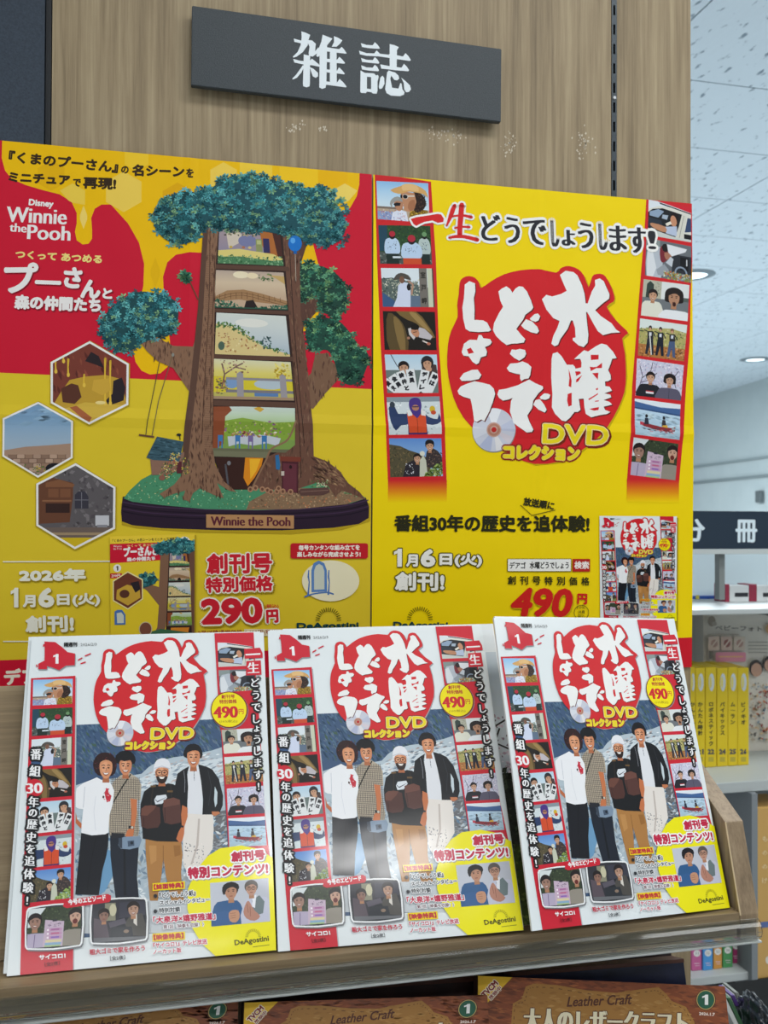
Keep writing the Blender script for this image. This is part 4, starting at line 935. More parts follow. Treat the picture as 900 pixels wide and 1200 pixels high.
    A.poly([(340,1012),(318.6,1006),(305,997),(283.8,992.7),(259,996),(244.7,1005),(230.4,1022),(221.6,1043),(220.7,1066),(227,1089.6),(237.6,1107),(253.6,1121.6),(262,1130),(340,1130)], '#f6ec00', 1)
    w = ((1.7, '#fbfbfb'),)
    A.text('創刊号', (272.4, 1012.4), (312.4, 1009.4), 12.4, '#c41f45', .75, w, shadow=(1.9, '#a8a39a', .9)); A.text('特別コンテンツ!', (221.4, 1032), (316, 1026.4), 14, '#c41f45', .8, w, shadow=(1.9, '#a8a39a', .9))
    photo(A, ph_pair, [(247.3,1036.6),(315.8,1031),(318,1081.6),(249,1087.4)])
    A.text('DeAgostini', (276.7, 1111.4), (316.9, 1106.2), 8.2, '#4b4a06', .28, res=2)
    for k in range(15):
        t = PI*k/14; a = (298-6*math.cos(t), 1099.5-6*math.sin(t)); b = (298-9.3*math.cos(t), 1099.5-9.3*math.sin(t)); A.stroke([a, b], .8, '#a9a300', keep=True)
    A.up(); A.stroke([(297.5, 1111.4), (317, 1109)], .8, '#8d8a10')
    def boxed(t, p0, p1, h):
        A.poly([(p0[0]-1.5, p0[1]+1.2), (p0[0]-1.5, p0[1]-h-1.2), (p1[0]+1.5, p1[1]-h-1.2), (p1[0]+1.5, p1[1]+1.2)], '#f2d400'); A.text(t, p0, p1, h, '#c01f38', .35, res=1)
    P_('contents_lettering', 'lines of small contents lettering')
    boxed('【誌面特典】', (181.5, 1044.3), (216.5, 1042), 6.6)
    sw = ((.9, '#f3f4f4'),)
    A.ell(183.4, 1051.4, 2.2, 2.3, '#23262c'); A.text('『どうでしょう紙』', (188, 1054), (230.4, 1051.2), 6.6, '#23262c', .2, sw, res=1)
    A.text('スペシャルインタビュー', (188.7, 1062.4), (247, 1058.4), 5.6, '#23262c', .2, sw, res=1)
    A.ell(183.4, 1069.2, 2.2, 2.3, '#23262c'); A.text('特別対談', (188, 1071.6), (212.8, 1069.8), 6.2, '#23262c', .2, sw, res=1)
    A.text('「大泉洋×嬉野雅道」', (181, 1084), (254, 1079.2), 8.6, '#c41f45', .35, sw, res=2); A.text('第1回（映像も収録！）', (193, 1090), (240, 1087), 4.8, '#6a2a3a', .1, sw, res=1)
    boxed('【映像特典】', (181.6, 1103.4), (216.6, 1101), 7)
    A.text('『サイコロ1』テレビ放送', (181, 1112.2), (244, 1107.6), 6.2, '#c41f45', .2, sw, res=1); A.text('ノーカット版', (181, 1119.6), (214, 1117.2), 5.8, '#c41f45', .2, sw, res=1)
    # --- lower left pictures
    P_('inset_photo', 'two screen-shaped printed photographs above their captions')
    for qd, fn in (([(35.2,1066),(98,1061),(96.4,1107.4),(33.4,1111.3)], ph_board), ([(110,1058.6),(172,1055),(172.6,1101.2),(109.2,1105.4)], ph_cab)):
        st = A.frame(qd, 60, 45, clip=None)
        shp = [(0, 3), (2, 0), (15, -1.4), (30, -2), (45, -1.4), (58, 0), (60, 3), (61, 22), (60, 42), (58, 45), (45, 46.2), (30, 47), (15, 46.2), (2, 45), (0, 42), (-1, 22)]
        c = (30, 22.5)
        A.poly([(c[0]+(x-30)*1.05+1.5, c[1]+(y-22.5)*1.06+2) for x, y in shp], '#7b7d80', 1)
        A.poly([(c[0]+(x-30)*1.06, c[1]+(y-22.5)*1.07) for x, y in shp], '#f2f4f4', 1)
        A.poly(shp, '#33363a', 1)
        A.clip = [(1, 0, -.4), (-1, 0, 59.6), (0, 1, .2), (0, -1, 45.2), (1, 1, -2), (-1, 1, 58), (1, -1, 43.4), (-1, -1, 103.4)]
        fn(A); A.pop(st); A.up()
    A.poly([(75.6, 1063), (77, 1057.6), (80, 1055.8), (128, 1048.8), (131.4, 1050.6), (131.6, 1055), (129.6, 1058.2), (80, 1065)], RB, 1)
    A.text('今号のエピソード', (82, 1061.8), (126, 1056), 7, '#f6f6f6', .3, res=2)
    A.text('サイコロ1', (48.4, 1125), (79, 1122.8), 5.8, '#f6f6f6', .3, res=2); A.text('［全2夜］', (55, 1132.6), (72.4, 1130.8), 4.8, '#5a0f18', .1, res=1)
    A.text('粗大ゴミで家を作ろう', (107.2, 1119.6), (171.6, 1115.2), 6.8, '#c41f3c', .2, res=2); A.text('［全2夜］', (131, 1126.2), (148.4, 1124.8), 5, '#33343a', .1, res=1)

POSES = [  # turning (columns: right, into the book, up), foot, nearness to the camera
 ([[0.9999, 0.0141, 0.0038], [-0.0143, 0.8991, 0.4375], [0.0027, -0.4375, 0.8992]], [-0.01, -0.2759, -0.3646], .993),
 ([[0.9989, 0.0453, 0.0137], [-0.0467, 0.8949, 0.4438], [0.0079, -0.444, 0.896]], [0.2041, -0.2924, -0.3604], 1.003),
 ([[0.9913, -0.1313, -0.0026], [0.1241, 0.9301, 0.3457], [-0.043, -0.343, 0.9383]], [0.4285, -0.2844, -0.3652], .98)]
def pose(i, back=0.0, side=0.0, up=0.0):
    R, t, s = POSES[i]; R = Matrix(R).to_3x3().normalized() if False else Matrix(R)
    q = R.to_quaternion(); R3 = q.to_matrix()
    loc = Vector(CAM)+(Vector((t[0], t[1], t[2]+GZ))-Vector(CAM))*s
    loc += R3 @ Vector((side, back, up))
    return Matrix.Translation(loc) @ R3.to_4x4() @ Matrix.Diagonal((s, s, s, 1))
def make_magazine(label):
    root = empty('magazine', (0, 0, 0), label, 'magazine', 'white disc magazines on the wooden shelf')
    bm = bmesh.new(); box_bm(bm, (-CW/2, .0003, 0), (CW/2, .0026, CH), .0002)
    bm_obj('pages', bm, mat('magazine_body', '#e9ecec', .5), root)
    A = Art(M_COV); draw_cover(A)
    A.build(root, M_COVER)
    return root
def copy_thing(root, label=None, group=None, only=None):
    r = root.copy(); C.objects.link(r)
    if label: r['label'] = label
    if group: r['group'] = group
    for ch in root.children:
        if only and not ch.name.startswith(only): continue
        c = ch.copy(); C.objects.link(c); c.parent = r
        for g in ch.children:
            d = g.copy(); C.objects.link(d); d.parent = c
    return r
mag = make_magazine('leftmost of the three white magazines with a red title blob, front copy')
mag.matrix_world = pose(0, 0, -.0010, .0004)
m2 = copy_thing(mag, 'middle of the three white magazines, bright glare on its lower cover'); m2.matrix_world = pose(1, 0, .0012, .0004)
m3 = copy_thing(mag, 'rightmost white magazine, turned and leaning against the side board'); m3.matrix_world = pose(2)
for i, (b, sd, up_, lab) in enumerate(((.0034, -.0042, .0026, 'white copy tucked behind the leftmost magazine, its left edge showing'),
                                      (.0034, .0030, .0024, 'white copy right behind the middle magazine'),
                                      (.0034, .0028, .0024, 'white copy right behind the tilted rightmost magazine'))):
    c = copy_thing(mag, lab, 'spare copies behind the white magazines', only=('pages', 'cover_sheet')); c.matrix_world = pose(i, b, sd, up_)
# the picture magazine seen between the middle and the right one
def make_picture_mag():
    root = empty('magazine', (0, 0, 0), 'magazine with pale sky and grass cover, half hidden between middle and right white magazines', 'magazine')
    bm = bmesh.new(); box_bm(bm, (-CW/2, .0003, 0), (CW/2, .0026, CH), .0002)
    bm_obj('pages', bm, bpy.data.materials['magazine_body'], root)
    A = Art(homog([(0, 0), (100, 0), (100, 132), (0, 132)], [(-CW/2, CH), (CW/2, CH), (CW/2, 0), (-CW/2, 0)])); A.clip = [(1, 0, 0), (-1, 0, 100), (0, 1, 0), (0, -1, 132)]
    A.part('cover_sheet', 'cover of pale sky over blossom and grass')
    A.rect(0, 0, 100, 132, '#e2e8ea'); A.rect(0, 14, 100, 132, grad(['#c4d0d8', '#aab8c4', '#c6d2da', '#dfe4e6', '#9aa2b0'], 1, 14, 72), 10)
    A.specks((70, 44, 100, 80), 240, ['#b39aa8', '#d8c6d0', '#6a5a64', '#8d7c88', '#e4d8de'], 1.1, 5); 
    for P in ([(100, 46), (92, 50), (88, 58)], [(100, 60), (92, 56), (84, 60)], [(88, 74), (90, 62), (96, 50)]): A.stroke(P, .8, '#2e2a2a')
    A.rect(0, 70, 100, 104, '#23281f'); A.specks((60, 68, 100, 104), 300, ['#2e3628', '#1a1c16', '#3c4632', '#14160f'], 1.5, 6)
    A.rect(0, 101, 100, 132, '#3b4a1c'); A.specks((60, 100, 100, 132), 420, ['#4c5c24', '#2c3614', '#5c6a30', '#39421c'], 1.1, 7)
    A.stroke([(99.7, 0), (99.7, 132)], .5, '#f2f4f4')
    A.build(root, M_COVER)
    return root
pm = make_picture_mag(); pm.matrix_world = pose(1, .0068, .0165, .0046)

# ------------------------------------------------------------------ wall posters
PT, PB = .4122, -.1818             # poster top and bottom against eye level
def wall_map(ox, oz, y):
    ps = [(0, 100), (800, 100), (800, 900), (0, 900)]; d = []
    for p in ps:
        w = at(p[0], p[1], y); d.append((w[0]-ox, w[2]-oz))
    return homog(ps, d)
def inv_px(M, pts): return hmap(np.linalg.inv(M), pts)
def poster(x0, x1, label, ytap=-.0030):
    root = empty('poster', (x0, ytap, GZ+PB), label, 'poster')
    w, h = x1-x0, PT-PB; um, vm = w/2, h/2
    def relief(u, v):
        t1 = np.clip(1-np.abs(v-vm)/.011, 0, 1)*.0011+np.clip(1-np.abs(v-vm)/vm, 0, 1)*.0042
        t2 = np.clip(1-np.abs(u-um)/.009, 0, 1)*.0007
        return t1+t2
    M = wall_map(x0, GZ+PB, ytap)
    A = Art(M, ub=(um-.009, um, um+.009), vb=(vm-.011, vm, vm+.011), relief=relief)
    q = inv_px(M, [(0, h), (w, h), (w, 0), (0, 0)])
    A.clip = quad_clip([tuple(p) for p in q]); A.quad = q
    return root, A
XL0, XL1, XR0, XR1 = -.1815, .2384, .2403, .6594
root, A = poster(XR0, XR1, 'yellow poster with white brush title on a red blob, beside the tree poster')
A.part('poster_sheet')
A.poly([(430, 190), (820, 190), (820, 800), (430, 800)], '#f8d900')
A.poly([(430, 761.5), (820, 746.5), (820, 800), (430, 800)], '#d01c2c')
A.part('photo_strip', 'red strip of small printed photographs along the left edge')
yl = '#f8d900'
def fade(V):
    a = np.array(hx('#d0252b'), float); b = np.array(hx(yl), float); return [a+(b-a)*min(max((q[1]-563)/26, 0), 1)**.8 for q in V]
ls = [(439, 203), (505, 213), (510.5, 305), (513.5, 405), (520, 500), (522.5, 565), (453.8, 566), (451, 500), (445.5, 408), (441.5, 305)]
A.poly(ls, '#d0252b')
for k in range(8): A.poly([(453.8, 563+3.3*k), (522.5, 562+3.3*k), (522.9, 565.5+3.3*k), (453.9, 566.5+3.3*k)], fade)
PL = [[(441,212),(501.7,214.8),(503.2,261.5),(442.5,257)], [(443,264),(504,265),(506,310.5),(445,309.5)], [(446,314.5),(507,315),(509,360.5),(448,360)], [(448,365),(509,366),(511,411),(450,410.5)],
      [(450,416),(511,416),(513,461),(453,461)], [(452,466),(514,465),(516.5,509),(455,510)], [(455,514),(516,514),(518,558),(456.5,559.5)]]
for fn, qd in zip(LEFT_PH, PL): photo(A, fn, qd)
A.part('photo_strip', 'red strip of small printed photographs along the right edge')
A.poly([(757.5, 230), (815, 230), (808.5, 345), (807, 400), (802, 455), (799, 505), (794, 566), (733, 565), (737, 505), (739.3, 452), (748.7, 340), (755, 270)], '#d0252b')
for k in range(8): A.poly([(733, 562+3.3*k), (794, 563+3.3*k), (793.9, 566.5+3.3*k), (733, 565.5+3.3*k)], fade)
PR = [[(760,234),(809.5,243),(809.5,284.4),(758.5,275.5)], [(757,279),(809.5,289),(809.5,332),(755,323)], [(753.5,327.5),(807,334.5),(804.5,377),(750,370)], [(749,373.5),(804,381.5),(800,424),(746,417)],
      [(745,420.5),(799.7,428.5),(796,470),(743,464)], [(742,467.5),(795.5,474.5),(794,516),(742,509.5)], [(740.5,513),(793,520.5),(789.7,563),(737,556.7)]]
for fn, qd in zip(RIGHT_PH, PR): photo(A, fn, qd)
A.part('title_lettering', 'white brush title lettering on a red blob with a printed disc')
draw_logo(A)
A.part('headline_lettering', 'red and black headline brush lettering outlined in white')
XH = (470, 230, 5.625)
I1 = [([(62,152),(100,140),(180,128),(240,118),(262,122),(280,150),(276,172),(240,178),(205,162),(150,172),(120,186),(98,198),(80,186)], None)]
S2 = [([(352,62),(340,90),(322,140),(298,198)], [22, 30, 26, 10]), ([(335,135),(400,128),(462,140)], [12, 16, 20]), ([(398,60),(392,130),(386,200),(384,262)], [34, 36, 34, 32]), ([(352,212),(400,204),(448,206)], [12, 14, 16]), ([(314,276),(360,268),(420,270),(500,290)], [14, 22, 24, 26])]
for grow, c in ((9.5, '#f6f6f2'), (0, '#d92a2c')):
    if grow:
        cx, cy = np.mean(I1[0][0], 0); P = np.array(I1[0][0], float)
        for k in range(14): A.poly([(x+13*math.cos(k*2*PI/14), y+13*math.sin(k*2*PI/14)) for x, y in P], c, xf=XH, keep=True); A.z += A.dz*.4
        A.up()
    else: A.poly(I1[0][0], c, 1, xf=XH)
    for P, w in S2: A.stroke(P, [(v+grow*2.6) for v in w], c, sm=3, xf=XH)
    A.up(2)
for ch, x0, x1, yb, yt in (('ど', 564, 586.5, 283.5, 251), ('う', 591.5, 609, 286.5, 254), ('で', 613.5, 640, 288.5, 257), ('し', 646, 655, 290.5, 258), ('ょ', 658, 673.5, 289.5, 269), ('う', 677.5, 695, 292.5, 260.5), ('し', 702, 711.5, 294.5, 262), ('ま', 714, 734, 295.5, 264), ('す', 736.5, 758, 298, 266), ('!', 759.5, 768, 293.5, 270)):
    dy = (x1-x0)*.045
    A.text(ch, (x0-.5, yb-dy/2), (x1+.5, yb+dy/2), yb-yt, '#2c2d33', (1.25, .9), ((2.6, '#f6f6f2'),), shear=-.08)
A.part('poster_lettering', 'dark and white lettering below the title')
dk = '#2b2a12'
A.text('番組30年の歴史を追体験!', (461, 623), (689.5, 623.8), 20, dk, .85)
A.text('放送順に', (611.2, 592.2), (647.4, 598.2), 10, dk, .4)
for P in ([(608.6, 592), (622, 604), (649.6, 597.6)],): A.stroke(P, .8, dk)
A.one(459.6, 665.2, 471.4, 641.6, '#5a5312'); A.one(461, 664, 470.4, 643, '#f4f3ea'); A.text('月', (475, 664), (489, 664.1), 14.5, '#f4f3ea', .8, ((1.3, '#5a5312'),)); A.text('6', (492, 664.2), (509.5, 664.3), 21, '#f4f3ea', 1.4, ((1.5, '#5a5312'),)); A.text('日(火)', (514, 664.4), (564, 664.8), 16.5, '#f4f3ea', .9, ((1.4, '#5a5312'),)); A.text('創刊!', (462, 692), (520, 692.6), 22, '#f4f3ea', 1.0, ((1.5, '#5a5312'),))
A.rrect(593.5, 654.5, 668.5, 669.8, .6, '#7a6d10'); A.rrect(594.2, 655.2, 667.8, 669.1, .5, '#f3f3ee'); A.text('デアゴ', (596, 666.4), (615, 666.5), 8, '#30302c', .25, res=2); A.text('水曜どうでしょう', (619.5, 666.5), (665.5, 666.6), 8.4, '#30302c', .25, res=2)
A.rect(669.8, 654.8, 690.3, 669.8, '#b8251e'); A.text('検索', (671.8, 666.6), (689, 666.8), 9.2, '#f6f0ea', .3)
for k, ch in enumerate('創刊号特別価格'): A.text(ch, (594+14.35*k, 684.8+.2*k), (603.6+14.35*k, 684.8+.2*k), 10, '#33310f', .25)
A.text('490', (595.5, 722.5), (667, 723.8), 34.5, '#d2201e', 1.8, shear=.16, shadow=(0.2, '#c9a800', 1.2)); A.text('円', (675.3, 707.8), (687, 708.2), 12.6, '#d2201e', .6)
A.ring(680.5, 717.6, 8.2, 8.8, dk, n=26); A.text('10%', (675.5, 713.2), (685, 713.3), 3.2, dk, res=1); A.text('消費', (676.3, 718.8), (684.5, 718.9), 3.8, dk, res=1); A.text('税込', (676.3, 723.6), (684.5, 723.7), 3.8, dk, res=1)
A.part('publisher_mark', 'dark green publisher name under a sunburst of rays')
def sunmark(A, cx, cy, r0, r1, col, w):
    for k in range(17):
        t = PI*k/16; A.stroke([(cx-r0*math.cos(t), cy-r0*math.sin(t)), (cx-r1*math.cos(t), cy-r1*math.sin(t))], w, col, keep=True)
    A.up()
sunmark(A, 491.5, 725.5, 10.2, 15, '#5a5208', .9); A.text('DeAgostini', (460.3, 737.6), (524.4, 738), 9.4, '#0f3f42', .55)
A.part('cover_picture', 'small printed picture of the white magazine cover')
A.poly([(702.4, 606), (793, 606.8), (793.5, 740), (704.6, 740)], '#a98f06')
st = (A.M, A.clip); A.M = A.M @ homog(Q1, [(700.8, 604.6), (791.3, 605.2), (791.6, 727.5), (702.6, 727.5)])
draw_cover(A, full=False); A.M, A.clip = st
for o in A.build(root, M_POSTER): pass

# ---------------- left poster
root, A = poster(XL0, XL1, 'red and yellow poster of a tall model tree with lit windows')
A.part('poster_sheet')
A.poly([(-30, 150), (445, 150), (445, 830), (-30, 830)], '#e2c62c')  # lower yellow taken darker: the dimmer light there is put into the colour
A.poly([(-30, 150), (445, 150), (445, 457), (-30, 436)], '#cf1733')
HY = [(3,150),(2,185),(6,200),(14,210),(30,217),(50,223),(70,228),(84,237),(90,250),(90,262),(88,272),(90,282),(97,287),(104,286),(108,280),(108,270),(107,256),(111,245),(119,240),(130,240),(150,262),(163,285),(169,310),(168,336),(162,360),(157,390),(156,410),(159,425),(166,435),(176,439.5),(188,438),(197,430),(200,418),(199,400),(196,370),(192,345),(191,325),(196,308),(206,299),(222,296),(245,297),(262,310),(300,380),(354,389),(365,387),(372,376),(375,345),(373,311),(367,288),(366,272),(385,262),(402,248),(410,244),(418,230),(421,216),(421.5,195),(421,150)]
A.poly(HY, '#f2bf00', 1)
cl = A.clip
def hexa(cx, cy, r, col, rx=1.0):
    P = [(cx+r*rx*math.cos(PI/6+k*PI/3), cy+r*math.sin(PI/6+k*PI/3)) for k in range(6)]; return P
for cx, cy, r, c in ((60, 206, 18, '#e9b400'), (85, 232, 17, '#f0cd4a'), (98, 255, 14, '#f4d56a'), (145, 225, 24, '#f2cf55'), (160, 185, 16, '#f5ca2c'), (208, 234, 20, '#e6ad00'), (300, 196, 22, '#f6cf3c'), (262, 208, 18, '#f5d052'), (350, 205, 26, '#f6c81a'), (390, 212, 20, '#f1b900'), (404, 232, 17, '#f5d766'), (182, 320, 18, '#eab600')):
    P = hexa(cx, cy, r, c)
    # keep the pale cells inside the yellow
    if all(pip(x, y, HY) or y < 215 for x, y in P): A.poly(P, c)
    else: A.poly([p if pip(p[0], p[1], HY) else (cx+(p[0]-cx)*.35, cy+(p[1]-cy)*.35) for p in P], c)
A.poly([(-30, 774.8), (445, 757.5), (445, 830), (-30, 830)], '#cf1733')
A.text('デアゴスティーニ', (5, 803.8), (170, 797), 20, '#f3ead8', 1.0)
A.part('headline_lettering', 'dark headline lettering on honey yellow')
dk = '#372713'
A.text('『くまのプーさん』', (9.5, 190.6), (138, 203.4), 14.5, dk, .75); A.text('の', (141.5, 203.2), (150.5, 204), 9, dk, .5); A.text('名シーン', (154.5, 206.6), (216, 208.4), 14.2, dk, .8); A.text('を', (217.8, 208.4), (226.8, 208.8), 11, dk, .5)
A.text('ミニチュア', (9.7, 213.6), (82, 217.6), 12, dk, .8); A.text('で', (85, 218.6), (94.5, 219.4), 9.4, dk, .5); A.text('再現!', (97, 221.4), (136, 223), 14, dk, .8)
A.part('title_lettering', 'white title lettering on red')
wt = '#f2eeea'; sh_ = (.5, '#8e0f24', 1.2)
A.text('Disney', (33.4, 243.2), (62.4, 245.6), 10, wt, .45)
A.text('Winnie', (7.5, 260.6), (78.3, 264), 18.5, wt, (.75, .25)); A.text('the', (11, 271.8), (31.4, 273.4), 10.5, wt, (.5, .2)); A.text('Pooh', (31.8, 281), (82.6, 283), 17.5, wt, (.75, .25))
A.text('つくって あつめる', (18, 303.4), (119.4, 309.6), 10, '#f4dd84', .55)
A.text('プー', (6, 343.6), (72, 332), 0.1, wt, .1) if False else None
A.text('プ', (5.5, 344.6), (46, 344), 36, wt, 1.6, shadow=sh_); A.text('ー', (41, 333.5), (72, 334.6), 4.8, wt, 1.4, shadow=sh_); A.text('さ', (74, 338), (96, 339.2), 25, wt, 1.4, shadow=sh_); A.text('ん', (94, 350), (117.6, 351.2), 22.5, wt, 1.4, shadow=sh_); A.text('と', (120, 350.6), (131.6, 351.2), 12.6, wt, .8, shadow=sh_)
A.text('森の仲間たち', (16.8, 363), (118.2, 367), 17.4, wt, 1.0, shadow=sh_)
# ---- the model tree
A.part('tree_picture', 'printed picture of a tall model tree with six lit windows on a dark plinth')
LEAF = ['#2f7d84', '#4fa5a8', '#22606a', '#6cbcb8', '#3b8c94', '#86b482', '#1a4c56', '#5cacb4', '#2a6c74']
LEAF2 = ['#2c6a55', '#44886a', '#1f4c40', '#62a07a', '#356f58', '#7aae74', '#183a34']
def foliage(P, pal, n, base, seed, sz=5.0):
    n = int(n*.8)
    P = smooth(np.array(P, float), 3); A.poly(P, base); rn = random.Random(seed)
    x0, y0 = P.min(0); x1, y1 = P.max(0); V = []; T = []; K = []; cols = [s2l(hx(c)) for c in pal]
    Pl = [tuple(p) for p in P]; k = 0; got = 0
    for _ in range(n*6):
        if got >= n: break
        x, y = rn.uniform(x0-2, x1+2), rn.uniform(y0-2, y1+2)
        if not pip(x, y, Pl) and not pip((x*9+(x0+x1)/2)/10, (y*9+(y0+y1)/2)/10, Pl): continue
        got += 1; c = cols[rn.randrange(len(cols))]*rn.uniform(.8, 1.2)
        shade = 1.12-.45*(y-y0)/(y1-y0); a0 = rn.uniform(0, 2*PI); r = sz*rn.uniform(.7, 1.25)
        for j in range(5):
            a = a0+j*2*PI/6.2; ca, sa = math.cos(a), math.sin(a); b = len(V); cj = np.clip(c*shade*rn.uniform(.85, 1.15), 0, 1)
            for (u, v) in ((0, 0), (.6, -.24), (1, 0), (.6, .24)): V.append((x+(u*ca-v*sa)*r, y+(u*sa+v*ca)*r*.8)); K.append(cj)
            T += [(b, b+1, b+2), (b, b+2, b+3)]
    z = A.z; A.add(V, T, np.array(K)); A.up(2)
BR, BR2, BR3 = '#6d4b3c', '#83604a', '#4d332b'
def bark(P, col=BR, seed=1, n=40, sm=2):
    A.poly(P, col, sm); Q = np.array(P); x0, y0 = Q.min(0); x1, y1 = Q.max(0)
    A.specks((x0, y0, x1, y1), n, ['#654638', '#7f5e49', '#5a3f33', '#86654f', '#70503f'], 1.5, seed, inside=[tuple(p) for p in P], asp=2.6, ang=PI/2-.03)
# back trunk and upper right fork
bark([(338,262),(362,262),(372,268),(360,285),(352,310),(352,352),(374,346),(376,360),(356,382),(352,400),(330,400)], '#5b3e34', 2, 80, 1)
foliage([(351,312),(370,311),(391,319),(405,337),(405,360),(394,371),(374,364),(370,347),(352,351)], LEAF2, 150, '#1d4438', 5)
bark([(369,416),(384,414),(388,424),(399,434),(394,447),(381,461),(366,480),(358,474),(356,446),(364,438)], '#7c5d47', 3, 60, 1)
foliage([(359,385),(374,375),(394,375),(410,391),(415,404),(429,413),(431,424),(423,444),(410,452),(397,444),(391,424),(383,411),(370,412),(361,407)], LEAF2, 190, '#1f4a3c', 6)
# plinth and ground
A.poly([(142,590),(143,615),(160,619),(230,624),(340,626),(400,621),(433,611),(433,590)], '#b99c1c', 1)
A.poly([(144,582),(142,600),(143,611),(155,615.5),(190,619),(260,621.5),(330,621.5),(390,618.5),(420,614),(431.5,607),(431.8,594),(428,583)], '#2c1c2e', 1)
for yy, c in ((590, '#44304a'), (594.5, '#1c1020'), (597.5, '#3f2b44'), (601, '#1d1122')): A.stroke([(144,yy-1.5),(180,yy+4),(260,yy+7.5),(340,yy+7),(400,yy+3),(431,yy-4)], 1.3, c, sm=4)
A.poly([(145,584),(152,575),(166,562),(185,552),(215,546),(300,556),(370,560),(410,570),(428,584),(410,590),(360,595.5),(300,598),(240,596.5),(190,592),(155,588)], '#4b8f68', 1)
A.specks((146, 548, 300, 597), 420, ['#3f8460', '#67b088', '#357454', '#7fbf94', '#c8c890', '#5a7a4c'], 1.1, 9, inside=[(147,584),(166,563),(190,552),(300,560),(290,597),(200,592)])
A.poly([(288,597.6),(292,588),(310,578),(345,572),(400,573),(428,584),(405,591),(350,596.5)], '#8a6e52', 1); A.specks((290, 572, 426, 597), 240, ['#a58868', '#755a44', '#bb9c78', '#6a5040', '#c87a50'], 1.2, 10, inside=[(290,597),(296,586),(330,576),(400,574),(426,584),(380,594)])
A.specks((380, 566, 428, 584), 70, ['#4f8f5c', '#78b07c', '#3c6c44'], 1.2, 12, inside=[(388,568),(404,567),(427,584),(400,578)])
# right trunk with root, then the windows
bark([(327,262),(346,262),(351,300),(352,370),(356,395),(361,450),(366,500),(367,535),(383,541),(397,552),(407,566),(421,577),(428,586),(414,580),(400,575),(392,582),(384,570),(370,566),(352,572),(330,575),(296,572),(302,556),(312,532),(325,524),(335,518),(342,508),(346,480),(341,440),(336,380),(331,320)], BR, 4, 420, 1)
A.specks((360, 536, 412, 580), 80, ['#8d6a52', '#4f352c', '#a5825f'], 1.8, 14, inside=[(367,538),(384,544),(400,560),(405,572),(385,566),(368,560)], asp=2.4, ang=.6)
for P in ([(338,262),(341,330),(347,420),(356,520)], [(333,300),(340,400),(350,500),(352,560)]): A.stroke(P, 1.0, '#3d2820', sm=3)
win = [[(257,266),(327,268),(332,312),(255,309)], [(253,317),(332,320),(337,364),(251,361)], [(253.5,367),(334.5,371),(339.5,419),(251.5,415.5)], [(250.5,421),(340,425),(344,470),(250,468)], [(250,477),(345,477),(345,510),(336,521),(313,532),(249,528)]]
A.poly([(250,262),(330,262),(340,400),(346,480),(344,512),(330,528),(312,536),(300,560),(293,574),(264,574),(247,530),(248,420)], '#33221f')
def dio(q, fn):
    st = A.frame(q, 60, 36); fn(); A.pop(st); A.up()
def d1():
    A.rect(0, 0, 60, 36, grad(['#a89a9c', '#9f8f9a', '#8d8aa0'], 1, 0, 30), 3); A.poly([(6, 0), (20, 0), (24, 14), (10, 22)], '#d3c6b4', 1); A.ell(28, 14, 9, 6, '#7a7ea4')
    A.specks((6, 0, 38, 9), 80, ['#e4dcb0', '#6a6a44', '#c8b678', '#3c3c2c'], 1.3, 3)
    A.poly([(40, 0), (56, 0), (58, 32), (46, 28), (42, 18)], '#b06a34', 1); A.poly([(52, 0), (60, 0), (60, 36), (56, 30)], '#4c2a24'); A.rect(43, 11, 49, 25, '#33305c'); A.rect(36, 12, 42, 24, '#8f9660'); A.rect(37, 13, 41, 17, '#b8bc80')
    A.poly([(0, 24), (20, 22), (52, 26), (60, 30), (60, 36), (0, 36)], '#e0cf7c', 1); A.poly([(0, 30), (20, 29), (50, 32), (60, 31), (60, 36), (0, 36)], '#4e8058', 1); A.specks((0, 28, 60, 36), 120, ['#6fa070', '#35683f', '#8fb68a'], 1.1, 4)
    for x, c in ((12, '#c9a84a'), (24, '#b07050'), (30, '#d8c080')): A.ell(x, 20.5, 1.6, 1.3, c)
def d2():
    A.rect(0, 0, 60, 36, grad(['#b9a596', '#d9c3a4', '#c3a78c'], 1, 0, 26), 3); A.ell(22, 4, 7, 3.6, '#f0e2c0'); A.ell(32, 4.5, 5, 3, '#eedcb6'); A.poly([(44, 3), (52, 6), (60, 12), (60, 4)], '#c7a668', 1)
    A.specks((38, 2, 50, 9), 26, ['#4e6a44', '#6f8a5a'], 1.3, 5)
    A.poly([(0, 26), (10, 20), (24, 18.5), (40, 22), (60, 28), (60, 32), (36, 30), (20, 28), (0, 31)], '#a57f58', 1)
    for k in range(12): A.stroke([(4+4.6*k, 20.5+abs(k-4.5)*.7), (4+4.6*k, 27+abs(k-4)*.3)], .45, '#6e4c34', keep=True)
    for dy in (2.6, 5): A.stroke([(0, 26+dy-1), (12, 20.6+dy), (24, 19+dy), (40, 22.6+dy), (60, 28+dy)], .45, '#6e4c34', sm=2)
    A.poly([(24, 36), (26, 29), (32, 28), (36, 36)], '#2a2020', 1); A.specks((0, 27, 60, 36), 170, ['#3f7a62', '#2c5a48', '#63977a'], 1.2, 6, inside=[(0, 28), (14, 30), (24, 36), (60, 36), (60, 31), (40, 34), (30, 36), (0, 36)])
    A.rect(0, 35, 60, 36, '#2c5a48')
